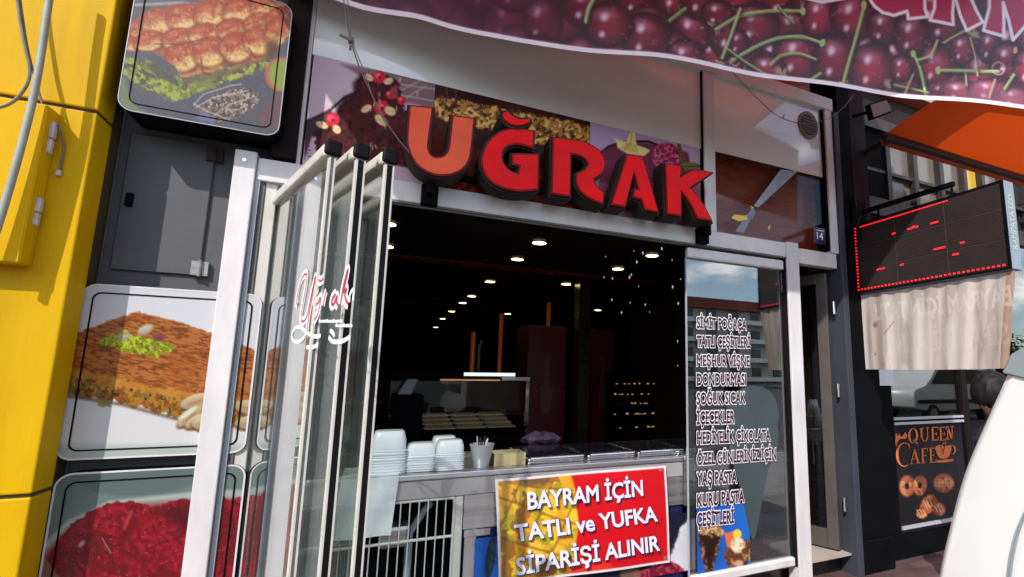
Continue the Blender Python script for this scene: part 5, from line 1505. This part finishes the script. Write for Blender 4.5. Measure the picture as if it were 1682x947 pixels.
o = MB().tube([(x - .01, 5.0, .14), (x - .01, 5.0, z - .1), (x + .03, 5.0, z)], .022, 8).build('grey_pole', 'bluish', smooth=True); tag(o, 'thin grey pole beside the left copper tube in the shop', 'pole'); recenter(o, (x, 5, .14))
# display case
D = thing('display_case', 'glass pastry display case with a bright top edge inside the shop', 'display case', (.8, 2.5, .14))
x0, zt = onY(655, 612, 2.2); x1 = onY(870, 620, 2.2)[0]; zb_ = onY(868, 712, 2.2)[1]; zt = onY(868, 620, 2.2)[1]
box(.05, x1, 2.2, 3.1, .14, zb_ - .01).build('base', 'black', D)
box(x1 - .035, x1, 2.2, 2.235, zb_, zt).build('corner_post', 'steel2', D)
box(.05, .08, 2.2, 2.235, zb_, zt).build('corner_post', 'black', D)
xa, xb = onY(763, 615, 2.2)[0], onY(845, 618, 2.2)[0]
box(.05, xa - .01, 2.18, 3.1, zt + .01, zt + .04).build('top', 'black', D)
box(xa, xb, 2.17, 2.24, zt + .012, zt + .045).build('top_light', 'lampwhite', D)
box(xb - .12, x1, 2.19, 2.24, zt - .03, zt + .005).build('top_edge', 'silver', D)
box(xa - .22, xb - .14, 2.21, 2.22, zt - .035, zt - .02).build('warm_strip', 'glowwarm', D)
box(.09, x1 - .04, 2.205, 2.21, zb_, zt - .04).build('glass', 'caseglass', D)
box(.05, x1 - .01, 3.101, 3.12, .14, zt).build('back_panel', 'dark', D)
mt1 = mat('baked_pastry', (.20, .11, .045), .5, nscale=30, namt=.6, emit=(.5, .26, .08), estr=.03); mt2 = mat('pale_tray', (.34, .32, .29), .35, nscale=15, namt=.4, emit=(.6, .55, .5), estr=.02)  # faint emission in pastry and tray stands in for case lighting
random.seed(5)
k_ = 0
for r_, (yy, zz) in enumerate(((2.30, zb_ + .06), (2.49, zb_ + .085), (2.68, zb_ + .11), (2.87, zb_ + .135))):
    for c_ in range(4):
        xx = .12 + c_ * (x1 - .2) / 4
        o = thing('pastry_tray', 'tray of small baked pastries inside the glass display case', 'tray', (xx + .12, yy, zz), 'trays of pastries in the display case')
        box(xx, xx + (x1 - .2) / 4 - .02, yy, yy + .17, zz, zz + .012).build('tray', mt2, o)
        box(xx + .015, xx + (x1 - .2) / 4 - .035, yy + .015, yy + .155, zz + .0125, zz + .028).build('pastry', mt1, o, bevel=.008)
# coffee machine and scale left of the case
o = thing('pale_machine', 'small pale counter machine with a slanted front at the left of the display case', 'machine', (.15, 2.0, 1.0))
x, z = onY(668, 622, 2.0); x2, z2 = onY(655, 648, 2.0)
MB().hexa([(x2 - .02, 1.95, z2), (x2 + .10, 1.95, z2), (x2 + .10, 2.1, z2), (x2 - .02, 2.1, z2), (x, 1.98, z), (x + .10, 1.98, z), (x + .10, 2.1, z), (x, 2.1, z)]).build('body', 'ledside', o, bevel=.01)
box(x2 - .05, x2 + .2, 1.9, 2.15, .14, z2 - .002).build('base', 'black', o)
# fridges; the right one is built in place of a mirror image
for i, (a_, b_, c_, lb) in enumerate(((868, 932, 533, 'tall dark red drinks fridge with a faded bottle print, left of the inner pillar'), (972, 1008, 539, 'dark red drinks fridge half hidden right of the inner pillar, standing in for a mirror image'))):
    pa = on(a_, c_, 2, 2.1); yy = pa[1]; xa = pa[0]; xb = onY(b_, c_, yy)[0]
    o = thing('drinks_fridge', lb, 'fridge', ((xa + xb) / 2, yy, .14), 'red fridges in the shop')
    box(xa, xb, yy, yy + .6, .14, 2.1).build('cabinet', 'fridge', o, bevel=.01)
    cx = (xa + xb) / 2
    prof = [(-.04, 1.0), (-.085, 1.1), (-.09, 1.32), (-.05, 1.42), (-.035, 1.62), (-.03, 1.78), (.03, 1.78), (.035, 1.62), (.05, 1.42), (.09, 1.32), (.085, 1.1), (.04, 1.0)]
    s_ = .9 if i == 0 else .6
    MB().add([(cx + q_ * s_, yy - .003, z_ - .08) for q_, z_ in prof], [tuple(range(12))]).build('bottle_print', 'fridgemark', o)
    mb = MB()
    for k_ in range(5):
        z_ = 1.22 + .02 * (k_ % 2); xx = cx + (-.2 + k_ * .09) * s_
        mb.add([(xx, yy - .004, z_), (xx + .05 * s_, yy - .004, z_ + .09), (xx + .065 * s_, yy - .004, z_ + .09), (xx + .02 * s_, yy - .004, z_)], [(0, 1, 2, 3)])
        mb.add([(xx, yy - .004, z_), (xx + .09 * s_, yy - .004, z_ - .01), (xx + .09 * s_, yy - .004, z_ + .006), (xx, yy - .004, z_ + .016)], [(0, 1, 2, 3)])
    mb.build('script_print', 'fridgemark', o)
# long counter and back shelving deeper in the shop
lc = thing('back_counter', 'long dark counter with pale goods deep inside the shop behind the display case', 'counter', (0, 4.3, .14))
box(-.9, 1.1, 4.2, 4.8, .14, 1.05).build('cabinet', 'dark', lc)
box(-.95, 1.15, 4.15, 4.85, 1.051, 1.085).build('top', 'brownboard', lc)
sb = thing('back_shelves', 'tall dim shelves of boxed goods on the left shop wall', 'shelves', (-1.1, 6, .14))
random.seed(21)
for zz in (.6, 1.0, 1.4, 1.8, 2.2):
    box(-1.19, -.85, 4.9, 9.5, zz, zz + .02).build('shelf', 'brownboard', sb)
    yy = 4.95
    while yy < 9.3:
        w_ = random.uniform(.15, .4); box(-1.15, -.9, yy, yy + w_, zz + .021, zz + random.uniform(.12, .3)).build('goods', random.choice(('card', 'brownboard', 'bluish', 'counterface')), sb); yy += w_ + random.uniform(.02, .2)
for i_, yy in enumerate((2.75, 6.4, 9.6)):
    o = box(-1.19, 5.5, yy, yy + .18, 2.652, 2.679).build('ceiling_beam', 'brownboard'); tag(o, ('nearest', 'middle', 'farthest')[i_] + ' red brown beam across the dark shop ceiling', 'beam'); recenter(o, (2, yy, 2.6))
# inner pillar
x0, x1 = onY(950, 600, 3.2)[0], onY(968, 600, 3.2)[0]
o = box(x0, x1, 3.2, 3.4, .14, 2.675).build('inner_pillar', 'black'); o.data.materials.clear(); o.data.materials.append(mat('dark_olive_pillar', (.032, .028, .02), .3, nscale=5, namt=.3)); tag(o, 'slim dark pillar inside the shop between the two red fridges', 'pillar'); recenter(o, ((x0 + x1) / 2, 3.3, .14))
# lit shelves; the goods glow by emission in place of shelf lights
sh = thing('lit_shelves', 'dark wall shelves with rows of warm self-glowing goods at the right inside the shop', 'shelves', (2.9, 2.9, .14))
x0, x1 = onY(1010, 640, 2.9)[0], onY(1135, 640, 2.9)[0]
random.seed(8)
for b_ in (629, 646, 661, 678, 700):
    z = onY(1060, b_, 2.9)[1]
    box(x0, x1, 2.9, 3.15, z - .03, z - .015).build('shelf', 'dark', sh)
    xx = x0
    while xx < x1 - .02:
        w_ = random.uniform(.008, .03)
        if random.random() < .4: box(xx, xx + w_, 2.90, 2.92, z - .014, z - .014 + random.uniform(.006, .02)).build('goods', 'glowwarm', sh)
        xx += w_ + random.uniform(.004, .03)
box(x0, x1, 3.155, 3.17, .14, 1.5).build('back', 'black', sh)
# white specks built as beads on threads; their glint is emission
orn = [(1041, 412), (1056, 415), (1087, 408), (1046, 430), (1104, 427), (995, 421), (992, 455), (1006, 457), (1037, 451), (1034, 455), (1049, 470), (1105, 471), (1118, 458), (1005, 492), (1035, 497), (1060, 500), (1021, 513), (1067, 512), (1114, 498), (1113, 560), (1113, 600)]
for i, (a_, b_) in enumerate(orn):
    x, z = onY(a_, b_, 1.2)
    o = thing('hanging_ornament', 'tiny glinting ornament on a thread in the dark right part of the window', 'ornament', (x, 1.2, z), 'glinting ornaments hanging in the dark')
    s_ = random.choice((.004, .005, .007, .009))
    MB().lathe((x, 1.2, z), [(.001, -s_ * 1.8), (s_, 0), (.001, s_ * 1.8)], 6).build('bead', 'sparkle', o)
    MB().tube([(x, 1.2, z + s_ * 1.8), (x, 1.2, 2.678)], .0008, 4).build('thread', 'dark', o)

# ================================================================== white car at the right, tail towards the shop
car = thing('parked_car', 'white parked car at the right edge, only its rounded tail corner in view', 'car', (2.25, -3.9, -.14))
cx, hw = 2.23, .84
# side profile, y (tail positive) against z, of the body shell
tail = [(548, 1674), (576, 1648), (622, 1630), (722, 1590), (790, 1566), (947, 1533)]
prof = [(-5.85, .30), (-5.9, .55), (-5.75, .80), (-5.1, .95), (-4.75, 1.02), (-4.05, 1.42), (-3.4, 1.56), (-2.7, 1.59), (-2.22, 1.60), *[tuple(on(b_, a_, 0, 1.40)[1:]) for a_, b_ in tail], (-1.80, .75), (-1.79, .50), (-1.84, .30), (-1.95, .16), (-5.7, .16)]
prof = chaikin(prof, 2, True, .22)
secs = [(0, 0), (.04, .004), (.10, .02), (.18, .05)]
n = len(prof)
cy_, cz_ = sum(p_[0] for p_ in prof) / n, sum(p_[1] for p_ in prof) / n


def xhalf(z): return hw - max(0, z - .95) ** 1.4 * .08


mb = MB(); V = []
K_ = [-1, -.985, -.95, -.86, -.6, 0, .6, .86, .95, .985, 1]
ins = [.03, .012, .004, 0, 0, 0, 0, 0, .004, .012, .03]
for k_, t_ in enumerate(K_):
    for (yy, zz) in prof:
        d_ = Vector((cy_ - yy, cz_ - zz)); d_.normalize()
        z2 = zz + d_.y * ins[k_]
        V.append((cx + t_ * xhalf(zz), yy + d_.x * ins[k_], z2))
Fc = []
for k_ in range(len(K_) - 1):
    for i in range(n): Fc.append((k_ * n + i, k_ * n + (i + 1) % n, (k_ + 1) * n + (i + 1) % n, (k_ + 1) * n + i))
Fc.append(tuple(range(n))); Fc.append(tuple(range(len(K_) * n - n, len(K_) * n))[::-1])
bd = mb.add(V, Fc).build('body', 'carwhite', car, smooth=True)
for s_ in (-1, 1):
    xs_ = cx + s_ * (hw - .04)
    wz = [(-4.55, 1.06), (-3.98, 1.40), (-3.3, 1.46), (-2.75, 1.45), (-2.55, 1.06)]
    MB().add([(cx + s_ * (xhalf(z_) + .004), y_, z_) for y_, z_ in wz], [tuple(range(5))]).build('side_window', 'carglass', car)
    for yy in (-5.15, -2.45):
        w_ = MB(); w_.tube([(xs_ + s_ * .06, yy, .18), (xs_ - s_ * .14, yy, .18)], .31, 28); wo = w_.build('tyre', 'tyre', car, smooth=True)
        MB().tube([(xs_ + s_ * .065, yy, .18), (xs_ + s_ * .05, yy, .18)], .20, 20).build('rim', 'rim', wo)
    # tail lamp wrapped on the upper corner
    lamp = []
    zl = [(-2.20, 1.55), (-2.11, 1.545), (-2.055, 1.51), (-2.035, 1.465), (-2.09, 1.45), (-2.15, 1.475), (-2.2, 1.51)]
    MB().add([(cx + s_ * (xhalf(z_) + .006), y_, z_) for y_, z_ in zl] + [(cx + s_ * (xhalf(z_) - .06), y_ + .012, z_ + .012) for y_, z_ in zl], [tuple(range(7)), tuple(range(7, 14))] + [(i, (i + 1) % 7, 7 + (i + 1) % 7, 7 + i) for i in range(7)]).build('tail_lamp', 'cargrey', car, bevel=.004)
    arch = [(-2.45 + .40 * math.cos(R(a_)), .18 + .40 * math.sin(R(a_))) for a_ in range(-6, 187, 8)]
    MB().tube([(cx + s_ * (xhalf(z_) + .002), y_, z_) for y_, z_ in arch], .014, 8).build('wheel_arch', 'silver', car, smooth=True)
rw = [(-.60, -2.0, 1.40), (.60, -2.0, 1.40), (.66, -1.925, 1.08), (-.66, -1.925, 1.08)]
MB().add([(cx + a_, b_ + .012, c_) for a_, b_, c_ in rw], [(0, 1, 2, 3)]).build('rear_window', 'carglass', car)
MB().tube(chaikin([tuple(on(a_, b_, 0, 1.392)) for a_, b_ in ((1690, 830), (1672, 870), (1662, 915), (1657, 960))], 2, False), .004, 6).build('panel_seam', 'cargrey', car, smooth=True)
box(cx - .26, cx + .26, -1.80, -1.79, .55, .66).build('number_plate', 'white', car)
ws = [(-.62, -4.72, 1.04), (.62, -4.72, 1.04), (.56, -4.08, 1.42), (-.56, -4.08, 1.42)]
MB().add([(cx + a_, b_ - .03, c_ + .012) for a_, b_, c_ in ws], [(0, 1, 2, 3)]).build('windscreen', 'carglass', car)


# ================================================================== person beyond the car
def skin_mesh(name, pts, edges, rad, root, m, parent, levels=2, label=None):
    me = bpy.data.meshes.new(name); me.from_pydata(pts, edges, [])
    o = bpy.data.objects.new(name, me); COL.objects.link(o)
    o.modifiers.new('s', 'SKIN'); sv = me.skin_vertices[0].data
    for i, r_ in enumerate(rad): sv[i].radius = (r_, r_) if not isinstance(r_, tuple) else r_; sv[i].use_root = (i == root)
    ss_ = o.modifiers.new('d', 'SUBSURF'); ss_.levels = levels; ss_.render_levels = levels
    bpy.context.view_layer.update()
    m2 = bpy.data.meshes.new_from_object(o.evaluated_get(bpy.context.evaluated_depsgraph_get()))
    bpy.data.objects.remove(o); m2.name = name
    m2.polygons.foreach_set('use_smooth', [True] * len(m2.polygons)); m2.materials.clear(); m2.materials.append(M[m])
    o = bpy.data.objects.new(name, m2); COL.objects.link(o); o.parent = parent; ORG[o.name] = ORG[parent.name]
    if label: o['label'] = label
    return o


hc = CAM + ray(1628, 650) * 2.75
pe = thing('person', 'person with short black hair in dark clothes standing beyond the white car', 'person', (hc[0], hc[1], 0))
s_ = hc[2] / 1.50      # head centre height against a standing figure
P_ = lambda x, y_, z: (x * s_, y_ * s_, z * s_)
body = [P_(.12, -.05, .86), P_(.12, -.05, 1.0), P_(.11, -.04, 1.14), P_(.08, -.02, 1.25), P_(.05, 0, 1.35), P_(.03, 0, 1.45),
        P_(.10, .13, 1.22), P_(.12, .17, .98), P_(.22, .17, .80), P_(.10, -.16, 1.22), P_(.10, -.20, .98), P_(.20, -.20, .80),
        P_(.12, .05, .80), P_(.08, .07, .45), P_(-.01, .09, .07), P_(.10, .10, .035), P_(.12, -.12, .80), P_(.08, -.11, .45), P_(-.01, -.09, .07), P_(.10, -.10, .035)]
ed_ = [(0, 1), (1, 2), (2, 3), (3, 4), (4, 5), (3, 6), (6, 7), (7, 8), (3, 9), (9, 10), (10, 11), (0, 12), (12, 13), (13, 14), (14, 15), (0, 16), (16, 17), (17, 18), (18, 19)]
rr = [.13, .12, .125, .12, .055, .05, .06, .045, .032, .06, .045, .032, .085, .058, .04, .035, .085, .058, .04, .035]
skin_mesh('body', body, ed_, [r_ * s_ for r_ in rr], 0, 'cloth', pe)
h0 = Vector((.035 * s_, 0, 1.50 * s_))


def sphere_mesh(c, rx, ry, rz, n=24, m_=16, f_=None):
    mb_ = MB(); V_ = []
    for i in range(m_ + 1):
        th = math.pi * i / m_
        for k_ in range(n):
            a_ = 2 * math.pi * k_ / n
            v_ = Vector((math.sin(th) * math.cos(a_), math.sin(th) * math.sin(a_), math.cos(th)))
            if f_: v_ = f_(v_)
            V_.append((c[0] + v_.x * rx, c[1] + v_.y * ry, c[2] + v_.z * rz))
    F_ = [(i * n + k_, i * n + (k_ + 1) % n, (i + 1) * n + (k_ + 1) % n, (i + 1) * n + k_) for i in range(m_) for k_ in range(n)]
    return mb_.add(V_, F_)


def headf(v_):
    x, y_, z = v_
    if z < 0: x *= 1 - .10 * -z; y_ *= 1 + .30 * z
    if x > .8 and abs(y_) < .25 and -.35 < z < .1: x += .14 * (1 - abs(y_) / .25)
    return Vector((x, y_, z))


wc = Vector(ORG[pe.name])
hd = sphere_mesh(wc + h0, .100, .080, .125, f_=headf).build('head', 'skin', pe, smooth=True)
def hairf(v_):
    x, y_, z = v_
    cut = -.55 if x < -.25 else (-.1 if x < .25 else .35)
    k_ = 1.0
    if z < cut: k_ = .86
    k_ *= 1 + .035 * math.sin(9 * x + 4 * z) * math.cos(8 * y_ + 3 * z) + .03 * math.sin(17 * y_ + 13 * x)
    return Vector((x, y_, z)) * k_
hr = sphere_mesh(wc + h0 + Vector((-.026, 0, .022)), .104, .092, .122, 40, 28, f_=hairf).build('hair', 'hair', hd, smooth=True)
for sg in (-1, 1):
    sphere_mesh(wc + h0 + Vector((.082, sg * .032, .008)), .012, .012, .008, 10, 8).build('eye', 'eye', hd, smooth=True)
    sphere_mesh(wc + h0 + Vector((.0, sg * .088, -.015)), .02, .014, .034, 10, 8).build('ear', 'skin', hd, smooth=True)
    hand0 = wc + Vector(P_(.22, .17, .80) if sg > 0 else P_(.20, -.20, .80))
    pts_ = [tuple(hand0 - wc), tuple(hand0 - wc + Vector((.015, 0, -.05)))]; eds_ = [(0, 1)]; rd_ = [.028, .03]
    for k_, (dy, ln) in enumerate(((-.024, .06), (-.008, .07), (.008, .065), (.022, .05))):
        b_ = len(pts_); pts_ += [tuple(hand0 - wc + Vector((.02, dy, -.085))), tuple(hand0 - wc + Vector((.028, dy, -.085 - ln * .5))), tuple(hand0 - wc + Vector((.02, dy, -.085 - ln)))]
        eds_ += [(1, b_), (b_, b_ + 1), (b_ + 1, b_ + 2)]; rd_ += [.009, .0085, .007]
    b_ = len(pts_); pts_ += [tuple(hand0 - wc + Vector((.045, -sg * .03, -.05))), tuple(hand0 - wc + Vector((.055, -sg * .03, -.085)))]; eds_ += [(1, b_), (b_, b_ + 1)]; rd_ += [.010, .008]
    skin_mesh('hand', pts_, eds_, rd_, 0, 'skin', pe)
sphere_mesh(wc + h0 + Vector((.083, 0, -.062)), .012, .024, .006, 10, 8).build('mouth', 'scriptred', hd, smooth=True)

# ================================================================== street behind the camera (seen in the glass)
def tree(x, y_, h, r_, seed, label, m):
    rs_ = np.random.RandomState(seed)
    o = thing('street_tree', label, 'tree', (x, y_, -.14), 'trees across the street')
    mb_ = MB().tube([(x, y_, -.14), (x + .1, y_, h * .25), (x, y_ + .1, h * .5), (x + .05, y_, h * .85)], [.16, .12, .09, .03], 8)
    for k_ in range(7):
        a_ = k_ * 2.4; z0 = h * (.35 + .06 * k_)
        mb_.tube([(x, y_, z0), (x + r_ * .4 * math.cos(a_), y_ + r_ * .4 * math.sin(a_), z0 + h * .12), (x + r_ * .8 * math.cos(a_), y_ + r_ * .8 * math.sin(a_), z0 + h * .2)], [.05, .03, .012], 5)
    mb_.build('trunk', 'bark', o)
    V_ = []; F_ = []
    cl_ = [(rs_.normal(0, .42, 3) * (r_, r_, h * .24) + (0, 0, h * .50), rs_.uniform(.25, .5) * r_) for _ in range(16)]
    for c_, q_ in cl_:
        for _ in range(110):
            p_ = c_ + rs_.normal(0, .5, 3) * q_; u_ = rs_.normal(0, 1, 3); u_ /= np.linalg.norm(u_); w_ = np.cross(u_, rs_.normal(0, 1, 3)); w_ /= np.linalg.norm(w_)
            b0 = len(V_); L_ = .16
            V_ += [tuple(p_ + (x, y_, 0) + u_ * L_), tuple(p_ + (x, y_, 0) + w_ * L_ * .5), tuple(p_ + (x, y_, 0) - u_ * L_), tuple(p_ + (x, y_, 0) - w_ * L_ * .5)]; F_.append((b0, b0 + 1, b0 + 2, b0 + 3))
    MB().add(V_, F_).build('crown', m, o)


for i, (x, y_, h, r_, m_) in enumerate(((38, -14, 5.2, 2.2, 'leaf2'), (29.5, -15, 4.6, 2.0, 'leaf'), (26, -14.5, 5.4, 2.4, 'leaf2'), (44, -17, 5.0, 2.0, 'leaf'), (33, -15, 5.0, 2.4, 'leaf2'), (36, -19, 6.0, 2.6, 'leaf2'), (30, -20, 6.0, 2.6, 'leaf'), (-8, -16, 5.5, 2.3, 'leaf'))):
    tree(x, y_, h, r_, 30 + i, 'green leafy street tree mirrored in the shop glass', m_)
hg = thing('hedge', 'dense dark green hedge across the street mirrored in the cafe window', 'hedge', (32, -13, -.14))
rs_ = np.random.RandomState(77); V_ = []; F_ = []
for _ in range(5200):
    p_ = np.array((rs_.uniform(17, 60), -13 + rs_.normal(0, .45), -.14 + 2.9 * rs_.uniform(0, 1) ** .8 + rs_.normal(0, .15))); u_ = rs_.normal(0, 1, 3); u_ /= np.linalg.norm(u_); w_ = np.cross(u_, rs_.normal(0, 1, 3)); w_ /= np.linalg.norm(w_)
    b0 = len(V_); V_ += [tuple(p_ + u_ * .3), tuple(p_ + w_ * .16), tuple(p_ - u_ * .3), tuple(p_ - w_ * .16)]; F_.append((b0, b0 + 1, b0 + 2, b0 + 3))
MB().add(V_, F_).build('foliage', 'leaf2', hg)
ap = thing('apartment_building', 'pale four storey apartment building with red roof mirrored in the menu glass', 'building', (44, -56, -.14))
box(8, 84, -68, -56, -.14, 11.2).build('wall', 'aptwall', ap)
box(7.4, 84.6, -68.6, -55.2, 11.21, 12.7).build('roof', 'redroof', ap)
n_ = 0
for fl_ in range(4):
    z0 = .6 + fl_ * 2.8
    for c_ in range(18):
        x = 10 + c_ * 4.1
        wo = box(x, x + 1.7, -55.98, -55.9, z0 + .8, z0 + 2.1).build('window', 'aptdark', ap)
    for c_ in range(3):
        x = 9 + c_ * 25
        box(x, x + 23.5, -55.95, -54.9, z0 + .1, z0 + .75).build('balcony', 'carwhite', ap)
o = thing('low_building', 'plain pale building across the street to the left', 'building', (-20, -30, -.14))
box(-44, -6, -38, -30, -.14, 9).build('wall', 'aptwall', o)
for fl_ in range(3):
    for c_ in range(9): box(-42 + c_ * 4, -40.2 + c_ * 4, -30.0, -29.9, 1 + fl_ * 2.8, 2.4 + fl_ * 2.8).build('window', 'aptdark', o)
# van across the street
vn = thing('parked_van', 'white panel van across the street mirrored in the cafe window', 'van', (20.3, -9.5, -.14))
pv = [(x_ + 5.3, z_) for x_, z_ in chaikin([(12.2, .25), (12.1, .8), (12.2, 1.05), (12.9, 1.2), (13.5, 1.85), (13.9, 1.98), (17.2, 2.0), (17.35, 1.9), (17.4, .3)], 2, True, .18)]
MB().prism(pv, -10.4, -8.6).build('body', 'carwhite', vn, bevel=.06, seg=2, smooth=True)
MB().add([(x + 5.3, -8.59, z) for x, z in ((13.1, 1.25), (13.6, 1.78), (14.6, 1.80), (14.6, 1.25))], [(0, 1, 2, 3)]).build('side_window', 'carglass', vn)
MB().add([(x + 5.3, -8.59, z) for x, z in ((14.75, 1.25), (14.75, 1.80), (17.0, 1.80), (17.0, 1.25))], [(0, 1, 2, 3)]).build('side_window', 'carglass', vn)
MB().box(17.6, 22.6, -8.595, -8.57, .55, .68).build('side_trim', 'tyre', vn)
for x in (18.4, 21.7):
    wo = MB().tube([(x, -8.55, .18), (x, -8.8, .18)], .33, 24).build('tyre', 'tyre', vn); MB().tube([(x, -8.54, .18), (x, -8.56, .18)], .2, 20).build('rim', 'rim', wo)
    MB().tube([(x, -10.2, .18), (x, -10.45, .18)], .33, 24).build('tyre', 'tyre', vn)
